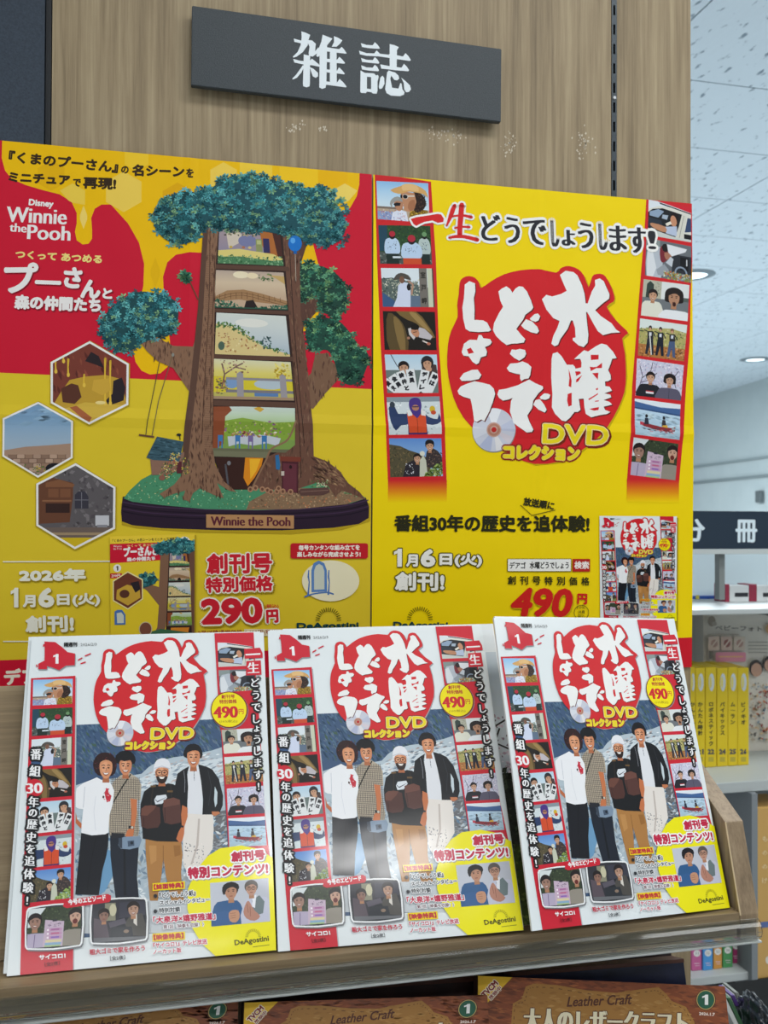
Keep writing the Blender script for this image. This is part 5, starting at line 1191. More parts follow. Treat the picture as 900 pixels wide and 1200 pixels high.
def d3():
    A.rect(0, 0, 60, 36, grad(['#d6dcd4', '#ccd4d4', '#a9bac6'], 1, 0, 36), 3); A.ell(30, 8, 14, 4, '#e6e6dc'); A.poly([(0, 10), (14, 12), (26, 19), (38, 28), (60, 34), (60, 36), (0, 36)], '#dcc688', 1)
    A.specks((0, 8, 60, 34), 150, ['#5f8a50', '#84a462', '#3e6a44'], 1.3, 7, inside=[(0, 8), (16, 10), (28, 17), (40, 26), (60, 32), (58, 35), (36, 28), (24, 20), (12, 14), (0, 13)])
    A.specks((2, 16, 40, 34), 60, ['#c4955c', '#e8d8a0', '#a8704c'], 1.2, 8, inside=[(2, 16), (20, 20), (40, 32), (2, 34)]); A.specks((38, 20, 46, 30), 26, ['#4e6a6a', '#3a5858'], 1.2, 9); A.ell(5, 29, 2.6, 3.6, '#4e6656')
def d4():
    A.rect(0, 0, 60, 36, grad(['#ddd9b4', '#e0cf5c', '#b8b060'], 1, 0, 30), 3); A.rect(0, 16, 60, 30, '#d8c632'); A.ell(42, 22, 12, 4.6, '#b6c4cc'); A.ell(13, 22, 5, 4.6, '#7d9cc4')
    for P in ([(6, 26), (8, 14), (16, 7), (22, 3)], [(8, 14), (6, 4)], [(16, 7), (24, 9)]): A.stroke(P, 1.2, '#7a5c54')
    A.specks((4, 0, 26, 12), 34, ['#a86a5c', '#c8a09a', '#7a4a44'], 1.0, 10); A.specks((46, 2, 58, 16), 60, ['#e0c83c', '#c09a2c', '#f0e070'], 1.4, 11); A.specks((2, 16, 10, 32), 40, ['#8a5a4c', '#6a7a44', '#b0906a'], 1.3, 12)
    A.rect(9, 16.5, 60, 18.8, '#8f8a90'); A.rect(9, 27.5, 60, 30, '#7f7a80'); A.poly([(17, 34), (17, 13), (19.5, 11), (22, 13), (22, 34)], '#9c969a'); A.poly([(50, 34), (50, 14), (52.5, 12), (55, 14), (55, 34)], '#9c969a'); A.rect(0, 33.5, 60, 36, '#a88c70'); A.rect(30, 30, 48, 33, '#5c80b0')
def d5():
    A.rect(0, 0, 60, 36, grad(['#cfdcd4', '#b4cc9c', '#7d9c4c'], 1, 0, 24), 4); A.poly([(6, 12), (22, 9), (42, 13), (60, 12), (60, 26), (6, 26)], '#86a53c', 1); A.specks((8, 12, 58, 24), 80, ['#a6bc50', '#6a8c34', '#c4cc74', '#9a6a8c'], 1.2, 13)
    A.poly([(0, 0), (12, 0), (14, 3), (9, 8), (8, 30), (0, 36)], '#8d4a2c', 1); A.poly([(30, 1.5), (34, 0), (38, 2), (35, 4.5)], '#d4a83c')
    A.poly([(11, 24), (38, 22.5), (50, 25), (48, 31), (40, 29), (30, 31), (20, 29.5), (12, 32)], '#c6ccd2', 1); A.specks((14, 19.5, 46, 24), 60, ['#b85a5c', '#d8b06c', '#8a6ab0', '#e8e0d0', '#a87c4c'], 1.2, 14)
    for x in (5.5, 18.5, 28, 38): A.poly([(x-1.6, 34), (x-1.8, 23), (x+2, 23), (x+2, 34), (x+1, 34), (x+1, 28), (x-.8, 28), (x-.8, 34)], '#3f78b0' if x != 28 else '#7a6a9a')
    A.rect(0, 33.5, 60, 36, '#6a6a50')
for q_, fn in zip(win, (d1, d2, d3, d4, d5)):
    if len(q_) == 4: dio(q_, fn)
    else:
        M0 = A.M; cl0 = A.clip
        st = A.frame([(250,477),(345,477),(345,531),(249,529)], 60, 36, clip=[(1, 0, 0), (-1, 0, 60), (0, 1, 0), (0, -1, 36), (-.9, -1, 84)]); d5(); A.pop(st); A.up()
# cave room with the warm doorway
A.poly([(252,536),(312,537),(303,556),(296,568),(290,574),(268,573),(258,556)], '#3a201a'); A.poly([(287,536.5),(308,537),(306,546),(298,560),(290,570),(285,560)], '#e08a1c'); A.poly([(292,538),(305,538),(300,552),(293,562)], '#f2b42a'); A.stroke([(264,545),(267,568)], 2.2, '#54545a'); A.ell(268, 543, 2.2, 2.6, '#7c7c80')
for y0, y1, yo in ((311, 316, 0), (363, 367, 0), (416.5, 421.5, 0), (470, 476.5, 0)): A.poly([(250, y0-.8), (338+(y0-311)*.045, y0+2.2), (338.6+(y0-311)*.045, y1+2.4), (250, y1-.6)], '#5d4236')
A.poly([(247,528.5),(314,530),(311,537),(248,535)], '#77775c')
# front bulge of the right trunk with the little door and jars
A.stroke([(346,494),(341,508),(334,518),(318,526),(311,540),(303,556),(296,570)], 2.2, '#8e6c52', sm=3)
A.poly([(329.5,540),(349,541),(349,578),(330,576)], '#4c2229'); A.poly([(331,543),(347,544),(347,577),(331.5,575.5)], '#65303a'); A.poly([(328,535),(352,536),(351.6,541.6),(328,540.6)], '#7a3a2c'); A.ell(340, 547.5, 1.8, 2.2, '#2a1418'); A.rect(329, 552.5, 332.6, 557.5, '#c9bcae')
A.poly([(322,534),(326,533),(328,545),(327,551),(323,550)], '#2f6ea0', 1)
for x, y in ((293,573.5),(299,572),(307,573.5),(313,574.5),(317,576.5),(324,576),(326,572.5),(331,576),(340,576.5)): A.ell(x, y, 3.2, 3.4, '#a97e60'); A.ell(x, y, 1.6, 1.8, '#6a4636')
A.poly([(349,576),(352,573),(384,571),(386,577),(378,580.5),(352,581)], '#5c403a', 1); A.stroke([(352,576.5),(384,574.5)], .7, '#8a6a5c'); A.specks((364, 563, 384, 571), 50, ['#d8dcb8', '#7f9c5c', '#b8c490', '#4f6a3c'], 1.2, 15)
# left trunk, its root and branch
A.stroke([(232,352),(222,330),(214,326)], 1.2, '#5c4a34'); foliage([(213,322),(219,320),(222,326),(218,331),(213,329)], LEAF2, 14, '#3f7460', 8, 6)
bark([(162,398),(180,394),(203,406),(226,407),(234,380),(238,268),(256,266),(252,318),(250.5,417),(248.5,520),(252,545),(262,564),(277,577),(268,575),(254,566),(262,584),(250,580),(234,572),(226,578),(222,588),(214,585),(217,575),(206,578),(192,583),(187,579),(204,568),(212,558),(214,540),(216,520),(222,460),(203,432),(185,424),(172,412)], '#8b6850', 16, 520, 1)
A.poly([(238,268),(244,268),(240,330),(236,400),(228,470),(220,540),(212,558),(216,500),(224,440),(232,360)], '#5d4236', 1)
for P in ([(246,270),(245,350),(240,440),(236,520)], [(252,300),(248,400),(246,500)]): A.stroke(P, .9, '#523629', sm=3)
for k in range(90): A.stroke([(240+.02*k-(.1*k if k > 40 else 0)*.3, 300+2.6*k), (249-.0*k, 300.4+2.6*k)], .35, '#6a4c3a', keep=True)
A.up()
foliage([(117,389),(124,369),(138,355),(161,343),(185,345),(205,353),(209,370),(203,387),(183,396),(165,404),(150,413),(132,408)], LEAF, 290, '#1d4a4e', 18)
foliage([(180,255),(190,240),(200,230),(215,225),(232,228),(242,245),(237,268),(228,282),(210,287),(195,282),(183,270)], LEAF, 210, '#1b4448', 19)
foliage([(228,236),(245,222),(270,209),(290,204),(310,208),(335,216),(350,220),(380,222),(395,240),(405,262),(400,280),(385,288),(365,285),(340,278),(310,272),(280,270),(255,268),(238,262)], LEAF, 760, '#20525a', 20)
# balloon, swing, shed
A.ell(345.5, 286, 8, 9.4, '#1c74c8'); A.ell(343, 282.5, 2.8, 3.4, '#5aa8ea'); A.poly([(344,294.5),(347,294.5),(348,298),(343.4,298)], '#175fa8'); A.stroke([(345.6,298),(346.5,330)], .5, '#c8c0b0')
A.stroke([(187,425),(173,494),(171,510)], .9, '#4c4636'); A.stroke([(203,414),(186,470),(178,512)], .9, '#6a6048'); A.ell(202.6, 416.5, 1.6, 2.2, '#8a8a80')
A.poly([(163,509),(181,511.5),(180.5,513.6),(163,511.2)], '#6a4630')
A.poly([(176,538),(178,557),(200,556),(214,548),(216,530)], '#8d6a58'); A.poly([(171.5,536.6),(184,512),(215,518),(210,541),(180,539.5)], '#3c5a66')
for k in range(4): A.stroke([(174+3*k, 532.5-6*k), (212, 536.5-5*k)], .8, '#27414c'); A.specks((176, 514, 212, 538), 40, ['#4f7280', '#2f4a55'], 1.6, 22, inside=[(173,536),(185,514),(213,519),(209,540)], asp=2, ang=.1)
A.stroke([(211,516),(210.5,511)], 1.1, '#1d2226'); A.ell(209.5, 510, 2.8, 1.6, '#1d2226'); A.rect(207, 541, 213, 555, '#5c2a30')
A.specks((186, 530, 212, 562), 150, ['#d8c04c', '#5c7a44', '#3c5a34', '#c46a4c', '#e8dca0'], 1.2, 23, inside=[(202,530),(212,532),(206,552),(196,562),(186,558),(190,546)]); A.specks((212, 536, 222, 556), 40, ['#5c7a44', '#d8c04c', '#3c5a34'], 1.1, 24); A.ell(190, 560, 3.6, 3.2, '#8d5c4c')
A.poly([(241.5,602.8),(344,604),(344,619.4),(241.5,618.4)], '#b98a5c'); A.text('Winnie the Pooh', (246.5, 616), (340, 616.8), 11, '#5c2230', (.55, .25))
# ---- six-sided pictures
A.part('hexagon_picture', 'three six-sided printed pictures with white borders')
def hexpic(P, fn):
    c = np.mean(P, 0); P = np.array(P, float)
    A.poly(P+(P-c)/np.linalg.norm(P-c, axis=1, keepdims=True)*1.2+np.array([.4, .6]), '#b79c18'); A.poly(P, '#f0eeea'); Q = c+(P-c)*.945
    st = (A.M, A.clip); hp = []
    for i in range(6):
        (x0, y0), (x1, y1) = Q[i], Q[(i+1) % 6]; a, b = y0-y1, x1-x0; k = -(a*x0+b*y0)
        if a*c[0]+b*c[1]+k < 0: a, b, k = -a, -b, -k
        hp.append((a, b, k))
    x0, y0 = Q.min(0); x1, y1 = Q.max(0)
    z = A.z; A.clip = hp; fn(x0, y0, x1, y1); A.pop(st); A.peak = max(A.peak, A.z); A.z = z
def h1(x0, y0, x1, y1):
    A.rect(x0, y0, x1, y1, '#7a3c30'); A.specks((x0, y0, x1, y1), 60, ['#5c2a24', '#8f4c3a'], 3, 31, asp=2, ang=1.2)
    A.poly([(72,460),(82,446),(100,442),(124,440),(142,445),(148,470),(145,490),(60,494),(60,480)], '#c29a34', 1); A.poly([(100,424),(107,413),(116,418),(122,432),(112,428)], '#2c2226', 1); A.poly([(133,447),(143,443),(147,455),(145,470),(128,476),(124,470),(132,462)], '#2a2228', 1)
    A.poly([(62,484),(100,472),(150,476),(150,500),(62,500)], '#d4b044', 1); A.poly([(72,456),(84,450),(92,452),(96,466),(88,474),(74,472)], '#5a3326', 1)
    for x, a, b in ((123.6, 421, 473), (129.6, 424, 473), (66, 420, 436), (80.5, 422, 440), (75, 417, 424), (99, 440, 452)): A.stroke([(x, a), (x-.4, (a+b)/2), (x, b)], [2.6, 1.6, 2.6], '#dfb63a', sm=2); A.ell(x, b, 1.8, 2.6, '#e6c04a')
    A.poly([(110,446),(128,444),(130,458),(120,464),(108,458)], '#d0a63c', 1); A.ell(118, 472.5, 6, 2, '#ecd68c'); A.poly([(82,478),(90,476),(108,490),(104,497)], '#a9603a')
def h2(x0, y0, x1, y1):
    A.rect(x0, y0, x1, y1, grad(['#6d94b8', '#8fb0cc', '#a9b6c0'], 1, y0, 530), 4); A.specks((x0, 475, x1, 500), 14, ['#8fb0ca', '#84a6c2', '#7b9cba'], 5, 33, asp=2, ang=0)
    A.poly([(x0,528),(30,524),(60,522),(x1,520),(x1,545),(50,548),(x0,545)], '#a98a74', 1)
    A.rect(x0, 533, x1, 560, '#7a6050')
    for r in range(5):
        for k in range(10):
            x = x0-4+9.5*k+(r % 2)*4.6; y = 533+5.2*r; A.rrect(x, y, x+8.6, y+4.4, 1, ['#a98c78', '#957762', '#b89a84', '#8a6e5c'][(k*7+r*3) % 4], keep=True)
    A.up(); A.specks((28, 545, 60, 560), 50, ['#5c7a34', '#c4b03c', '#3c5a2c'], 1.3, 35); A.ell(64, 549, 10, 6, '#1c1a20')
def h3(x0, y0, x1, y1):
    A.rect(x0, y0, x1, y1, '#5f5a5c'); A.specks((x0, y0, x1, 618), 120, ['#6f6a6c', '#524c50', '#7c7678'], 3.4, 36); A.poly([(40,565),(62,560),(86,566),(86,582),(82,612),(44,614)], '#6a4330', 1); A.poly([(54,566),(70,562),(88,568),(86,571),(54,571)], '#85583c', 1)
    A.rect(57, 573, 69, 583, '#7d5138'); A.rect(71, 573, 83, 583, '#7d5138'); A.rect(50, 586, 84, 588, '#8f6244'); A.rect(54, 590, 82, 601, '#382420')
    A.poly([(88,596),(88,580),(92,576),(100,576),(104,582),(104,596)], '#3c3a44', 1); A.stroke([(96,577),(96,596)], .7, '#7a7880'); A.stroke([(88,586),(104,586)], .7, '#7a7880')
    A.rect(112, 604, 128, 616, '#c8c8cc'); A.rect(114, 615, 126, 620, '#8a8a90'); A.rect(x0, 618, x1, 631, '#6f6058'); A.rect(x0, 624, x1, 627, '#a38c6c'); A.rect(x0, 630, x1, y1+4, '#d2b41e')
hexpic([(105.5,400.5),(151,427),(150.5,475),(105,498),(60,473),(60,425)], h1)
hexpic([(45.5,471.5),(86,494),(85.5,537),(45,560),(3.5,535),(4,491)], h2)
hexpic([(89,543),(135.5,571),(135,619.5),(88,643.5),(43,616),(43,567)], h3)
# ---- price and date lettering
A.part('poster_lettering', 'red price and white date lettering')
gy = '#efeedd'; sg = (.4, '#a48a18', 1.1)
for y0_, y1_ in ((658.2, 657.6), (751.5, 751.2)): A.stroke([(4, y0_), (130, y1_)], 1.3, gy)
A.text('2026年', (22.5, 682), (101, 681.2), 15.5, gy, 1.1, shadow=sg); A.one(13.8, 712.6, 23.2, 689.6, '#a48a18'); A.one(13, 711.6, 22, 688.6, gy); A.text('月', (27, 711.5), (42, 711.5), 14.5, gy, .8, shadow=sg); A.text('6', (45, 711.8), (64, 711.8), 23.5, gy, 1.5, shadow=sg); A.text('日(火)', (67, 711.4), (117.5, 710.4), 16, gy, .8, shadow=sg)
A.text('創刊!', (30, 741.4), (87, 740.4), 20, gy, 1.0, shadow=sg)
rd = '#cf2030'; wo = ((1.5, '#f4efe0'),)
A.text('創刊号', (242, 673), (319, 671.5), 24.5, rd, 1.1, wo, shadow=(2.2, '#a78c14', 1.4)); A.text('特別価格', (241, 695), (320, 692.4), 18.5, rd, .9, wo, shadow=(2.2, '#a78c14', 1.4)); A.text('290', (235.5, 732.4), (308, 730.4), 31, rd, 2.2, ((1.8, '#f4efe0'),), shadow=(2.4, '#a78c14', 1.4)); A.text('円', (312, 730.4), (326.5, 729.6), 16, rd, .9, wo); A.text('(税込)', (310.5, 713.6), (326.5, 713), 5.6, rd, .1, res=1)
A.rect(286, 737, 329, 745, '#e6dcb4'); A.text('2号以降通常価格', (232, 744.4), (284, 743.6), 6, '#9a3a2c', .1, res=1); A.text('1,699円(税込)', (287.5, 744), (327, 743.4), 6, '#9a3a2c', .1, res=1)
A.part('model_callout', 'red caption over a cream oval with a blue stand mirror')
A.ell(387, 680.5, 33.5, 24, '#f0e8c4', n=36); A.rrect(340, 636.5, 430.5, 654.5, 2.5, '#c41c28'); A.text('毎号カンタンな組み立てを', (349.5, 645), (421, 644.6), 6.4, '#f6efe4', .3, res=2); A.text('楽しみながら完成させよう!', (347.6, 652.8), (422, 652.6), 6.4, '#f6efe4', .3, res=2)
A.poly([(364.6,694),(364.4,668),(367,660),(373,656.6),(379.5,660),(382.5,668),(382.8,693)], '#5c86c0', 1); A.poly([(367.6,691),(367.6,669),(369.6,663),(373.4,660.6),(377.6,663),(379.6,669),(379.8,690.4)], '#cfd4c4', 1)
for x in (361.5, 385): A.stroke([(x, 668), (x-.6, 676), (x+.4, 682), (x-.8, 697)], [1.2, 2, 1.4, 2.2], '#4c76b4', sm=2)
A.stroke([(357,699),(366,696),(382,694),(390,696)], 1.8, '#4c76b4', sm=2); A.text('で・鏡・付', (375, 702.2), (391, 702), 2.6, '#6a5a30', res=1) if False else None
A.part('publisher_mark', 'dark green publisher name under a sunburst of rays')
sunmark(A, 384.5, 726.5, 10, 15, '#4c4808', .9); A.text('DeAgostini', (347.4, 739), (420, 738), 9.4, '#0f3f42', .55)
# ---- small cover picture of the tree book
A.part('cover_picture', 'small printed picture of the tree magazine cover')
A.poly([(130.5, 630), (229.5, 627), (229.5, 760), (131.5, 760)], '#a98f18')
st = A.frame([(129,628.6),(228,625.4),(227.6,760),(129.8,762)], 100, 137)
A.rect(0, 0, 100, 137, '#e8cb2c'); A.rect(0, 0, 100, 8, '#efcf3a'); A.text('「くまのプーさん」の名シーンをミニチュアで再現', (3, 7), (80, 7), 3.6, '#38301a', .1, res=1)
A.poly([(0, 9), (60, 9), (60, 30), (0, 32)], '#cf1733', 0); A.text('プーさんと', (16, 25), (57, 24), 12, wt, .7, res=2); A.text('森の仲間たち', (20, 30.5), (54, 30), 5, wt, .3, res=1); A.text('つくって あつめる', (20, 13.5), (56, 13), 3, '#f4dd84', .1, res=1); A.text('Winnie', (4, 13), (14, 13), 2.4, wt, res=1); A.text('the Pooh', (4, 16), (14, 16), 2.4, wt, res=1)
A.ell(8.5, 38, 4.6, 4.6, '#f0eeea'); A.one(7, 40.8, 9.8, 35.4, '#38301a'); A.rect(0, 44, 14, 50, '#c41c28'); A.text('290円', (1.5, 49), (12, 49), 4, '#f6efe4', .1, res=1)
A.ell(88, 9, 6.5, 6, '#f0eeea'); A.text('100', (82.8, 11.4), (93.2, 11.4), 5, '#b82838', .3, res=1)
A.poly([(60,20),(72,20),(70,60),(66,110),(60,124),(48,126),(56,110),(58,84),(44,66),(36,60),(42,56),(58,62)], BR2, 1); A.poly([(92,18),(100,18),(100,124),(94,120),(96,60)], BR, 1)
A.poly([(70,18),(93,18),(97,118),(66,120)], '#33221f')
for k, fn in enumerate((d1, d2, d3, d4, d5)):
    s2 = A.frame([(71-.7*k, 21+18*k), (93+.8*k, 21+18*k), (94+.8*k, 37+18*k), (70.4-.7*k, 37+18*k)], 60, 36); fn(); A.pop(s2); A.up()
A.poly([(72, 111), (94, 111), (92, 121), (72, 121)], '#d8862a')
c_ = A.clip
foliage([(52,14),(62,8),(78,6),(92,7),(100,10),(100,20),(86,23),(70,22),(56,22)], LEAF, 90, '#20525a', 40, 3.4); foliage([(32,52),(40,46),(52,47),(56,54),(48,60),(36,62)], LEAF, 44, '#1d4a4e', 41, 3.2)
hp = [(21,42),(39,52),(39,76),(21,88),(3,77),(3,53)]; A.poly(hp, '#f0e2a0'); A.poly([(21+(x-21)*.93, 65+(y-65)*.93) for x, y in hp], '#6f3a2a'); A.poly([(8,64),(20,58),(35,62),(36,74),(21,83),(7,75)], '#cda33a', 1); A.poly([(24,56),(34,54),(36,64),(30,68)], '#2a2228', 1); A.ell(17, 69, 6, 5, '#5a3326')
A.poly([(5,90),(5,106),(18,106),(18,94),(14,88),(8,88)], '#4c76b4', 1); A.poly([(7.5,92),(8,104),(16,104),(16,95),(13,91)], '#cfd4c4', 1)
A.poly([(38,118),(60,112),(100,118),(100,130),(38,128)], '#3d6a4c', 1); A.rect(36, 128, 100, 137, '#2c1c2e'); A.ell(42, 112, 8, 9, '#c9b890'); A.ell(42, 112, 7, 8, '#7a4a3a'); A.rect(58, 130, 84, 135, '#b98a5c')
A.pop(st)
A.build(root, M_POSTER)

# ------------------------------------------------------------------ the dark sign board over the posters
SY = -.016
sq = [(225, 6.3), (587.8, 57.2), (587.2, 142.8), (224, 99.5)]
sp = [at(x, y, SY) for x, y in sq]
sr = empty('sign_board', tuple(float(v) for v in sp[3]), 'dark grey rectangular sign board with two white characters above the posters', 'sign')
bl = Vector(sp[3])
bm = bmesh.new()
fr = [bm.verts.new(Vector(p)-bl+Vector((0, .0002, 0))) for p in sp]; bk = [bm.verts.new(Vector(p)-bl+Vector((0, .0078, 0))) for p in sp]
bm.faces.new(fr); bm.faces.new(bk[::-1])
for i in range(4): bm.faces.new((fr[i], bk[i], bk[(i+1) % 4], fr[(i+1) % 4]))
bmesh.ops.recalc_face_normals(bm, faces=bm.faces); bmesh.ops.bevel(bm, geom=list(bm.edges), offset=.0007, segments=2, affect='EDGES')
bm_obj('board', bm, noise_mat('sign_black', '#333a3e', '#41494e', nscale=700, rough=.5, bump=.3), sr)
for dx, dz_ in ((.06, .0), (.26, .0)):
    bm = bmesh.new(); box_bm(bm, (dx, .0078, dz_+.02), (dx+.03, -SY-.0004, dz_+.05)); 
    bm_obj('standoff', bm, M_HOLE, sr)
A = Art(wall_map(bl.x, bl.z, SY), z0=2e-4); A.part('character')
# two bold roman-style characters traced stroke by stroke (zoom 5.625 at 330,30)
XS = (330, 30, 5.625); wc = '#e9f2f6'
S = [ # left character
 [(130,38),(165,50),(188,62),(176,100),(172,130),(140,175),(100,205),(78,212),(74,205),(105,175),(125,130),(132,80)],
 [(80,86),(130,100),(175,96),(200,98),(225,120),(222,150),(222,170),(240,145),(250,150),(232,185),(205,205),(180,200),(178,180),(184,140),(175,120),(130,118),(84,108)],
 [(76,220),(120,232),(180,238),(200,218),(222,236),(252,262),(248,272),(200,262),(140,256),(84,244)],
 [(146,190),(188,200),(186,380),(184,400),(165,408),(142,400),(140,380)],
 [(140,262),(150,270),(130,310),(100,345),(74,356),(70,350),(95,325),(120,290)],
 [(186,275),(210,285),(240,312),(240,335),(225,345),(205,335),(195,305)],
 [(270,60),(300,72),(334,86),(325,100),(300,130),(295,380),(290,410),(268,418),(248,408),(250,200),(238,208),(228,200),(245,150),(262,105)],
 [(345,70),(375,82),(400,98),(385,120),(362,140),(330,140),(345,110)],
 [(290,142),(340,150),(380,156),(396,140),(412,158),(428,182),(424,186),(370,180),(290,170)],
 [(318,150),(362,156),(364,390),(318,385)],
 [(290,218),(365,226),(380,206),(398,222),(418,246),(414,252),(365,248),(290,240)],
 [(290,288),(365,298),(378,276),(398,294),(416,316),(412,322),(365,316),(290,308)],
 [(290,368),(365,376),(382,352),(408,376),(428,402),(424,408),(365,400),(290,390)],
 # right character
 [(522,116),(560,128),(600,130),(614,110),(632,126),(648,150),(640,154),(580,150),(530,142)],
 [(510,166),(560,182),(610,184),(626,164),(648,186),(700,192),(712,198),(712,214),(640,204),(560,200),(516,190)],
 [(524,214),(560,226),(600,228),(614,208),(630,222),(644,244),(640,252),(580,246),(530,240)],
 [(524,262),(560,276),(600,278),(614,258),(630,272),(642,296),(636,302),(580,298),(530,290)],
 [(520,296),(548,312),(610,316),(622,330),(634,325),(640,338),(632,370),(632,430),(626,450),(600,448),(592,440),(562,436),(556,446),(524,444),(518,436)],
 [(712,122),(745,130),(772,142),(760,165),(758,290),(712,284)],
 [(706,188),(760,196),(800,204),(816,182),(836,202),(852,228),(844,234),(790,226),(706,214)],
 [(650,256),(712,268),(790,278),(806,252),(824,270),(840,294),(834,302),(760,296),(656,284)],
 [(706,296),(730,305),(748,310),(770,330),(775,350),(762,362),(742,358),(722,330),(716,350),(728,410),(770,416),(782,380),(790,382),(796,420),(810,440),(806,456),(780,466),(720,462),(692,446),(682,420),(690,350),(695,310)],
 [(650,345),(664,330),(676,345),(678,385),(662,415),(645,420),(640,405)],
 [(788,344),(815,365),(846,395),(852,420),(840,438),(820,440),(808,420),(805,380)],
]
for P in S[:13]: A.poly(P, wc, xf=XS)
A.part('character')
for P in S[13:]: A.poly(P, wc, xf=XS)
A.up()
A.poly([(562,338),(590,340),(590,420),(562,416)], '#3a4146', xf=XS)
A.build(sr, M_SIGN)

# ------------------------------------------------------------------ leather craft magazines on the tier below
def px_of(P):
    d = np.asarray(P, float)-CAM; z = d@CF; return (450+FPX*(d@CR)/z, 600-FPX*(d@CU)/z)
def lean_pose(tl, tr, y, lean, w, h, dy=0):
    a, b = Vector(at(tl[0], tl[1], y)), Vector(at(tr[0], tr[1], y+dy)); X = (b-a).normalized()
    n0 = Vector((0, -math.cos(lean), math.sin(lean)))        # faces the viewer and up
    n0 = (n0-X*n0.dot(X)).normalized(); U = n0.cross(X).normalized() if n0.cross(X).z > 0 else X.cross(n0).normalized()
    s = (b-a).length/w
    O = (a+b)/2-U*h*s
    m = Matrix(((X.x, -n0.x, U.x, O.x), (X.y, -n0.y, U.y, O.y), (X.z, -n0.z, U.z, O.z), (0, 0, 0, 1)))
    return m @ Matrix.Diagonal((s, s, s, 1))
def px_map(m, w, h):
    cs = [(-w/2, h), (w/2, h), (w/2, 0), (-w/2, 0)]
    return homog([px_of(m @ Vector((u, 0, v))) for u, v in cs], cs)
M_LBODY = mat('brown_carton', '#3b2119', .55); M_DARKBOX = noise_mat('dark_carton', '#1d1517', '#3a2420', nscale=30, rough=.35)
def leather_art(A):
    A.part('cover_sheet')
    A.poly([(520, 1120), (900, 1120), (980, 1640), (480, 1640)], '#86431f')
    A.specks((555, 1135, 870, 1215), 900, ['#974f26', '#743a1a', '#8f4a22', '#6a3216', '#a35c2c'], 2.6, 61, asp=2.6, ang=.12)
    A.part('title_panel', 'tan stitched title panel')
    pn_ = [(598,1240),(599,1200),(601,1176),(612,1170),(616,1156),(626,1152.5),(653,1154.5),(688,1160.6),(722,1163.5),(757,1158.5),(772,1157),(781,1165),(787,1173),(804,1180),(814,1198),(817,1240),(815,1300),(600,1300)]
    A.poly([(x+1.2, y+1.5) for x, y in pn_], '#5c2c14', 1); A.poly(pn_, '#a87632', 1)
    A.specks((604, 1160, 810, 1240), 260, ['#b38340', '#9e6c2c', '#bb8c48'], 2.4, 62, inside=pn_, asp=2.0, ang=.1)
    st_ = smooth(np.array(pn_[1:15], float), 6, closed=False); c = np.array([708, 1215.0])
    st_ = c+(st_-c)*np.array([.972, .93])
    for k in range(0, len(st_)-1, 2): A.stroke([tuple(st_[k]), tuple(st_[k]+(st_[k+1]-st_[k])*.8)], .8, '#5c3414', keep=True)
    A.up()
    A.text('Leather Craft', (664, 1180), (739.5, 1177), 12, '#53240f', .35, shear=.25)
    A.text('大人のレザークラフト', (613, 1209), (806, 1213), 28, '#efe4c2', (1.5, .4), ((1.1, '#6a4018'),))
    A.part('number_badge', 'dark green round badge with a white figure 1')
    A.ell(827, 1171.7, 11.6, 12.2, '#1b1c16', n=28); A.ell(827, 1171.7, 10.9, 11.5, '#c9a860', n=28); A.ell(827, 1171.7, 10.0, 10.6, '#1d5c42', n=28); A.one(822.8, 1177.6, 830, 1165.6, '#f2f2ee')
    A.text('2026.1.7', (819, 1189.6), (837.5, 1190.8), 3.8, '#f0ddd0', .25, res=1)
    A.part('corner_flash', 'yellow triangular corner flash')
    A.poly([(555,1140),(600.5,1145.2),(570.5,1176),(553,1196)], '#e9b81c')
    A.text('TVCM', (568.5, 1170), (584.5, 1153.2), 7.6, '#8c2a22', .5, ((.9, '#fbf0d8'),), res=2); A.text('放映中', (575.5, 1172.5), (588.5, 1158.6), 5.4, '#8c2a22', .2, ((.8, '#fbf0d8'),), res=1)
LW, LH = .2135, .282
pr_ = lean_pose((560, 1143.5), (849.5, 1156), -.252, .42, LW, LH, .004)
lm = empty('leather_magazine', (0, 0, 0), 'brown leather craft magazine below the shelf, rightmost and tilted clockwise', 'magazine', 'leather craft magazines below the shelf')
bm = bmesh.new(); box_bm(bm, (-LW/2, .0004, 0), (LW/2, .009, LH), .0003); bm_obj('carton', bm, M_LBODY, lm)
A = Art(px_map(pr_, LW, LH)); A.clip = quad_clip([px_of(pr_ @ Vector((u, 0, v))) for u, v in ((-LW/2, LH), (LW/2, LH), (LW/2, 0), (-LW/2, 0))])
leather_art(A); A.build(lm, M_FLAT); lm.matrix_world = pr_
l2 = copy_thing(lm, 'brown leather craft magazine in the middle below the shelf, its round badge at lower centre'); l2.matrix_world = lean_pose((286.5, 1175), (571, 1166), -.274, .42, LW, LH)
l3 = copy_thing(lm, 'brown leather craft magazine at far left, its top tucked under the clear rail'); l3.matrix_world = lean_pose((-6, 1190), (279, 1168), -.260, .42, LW, LH)
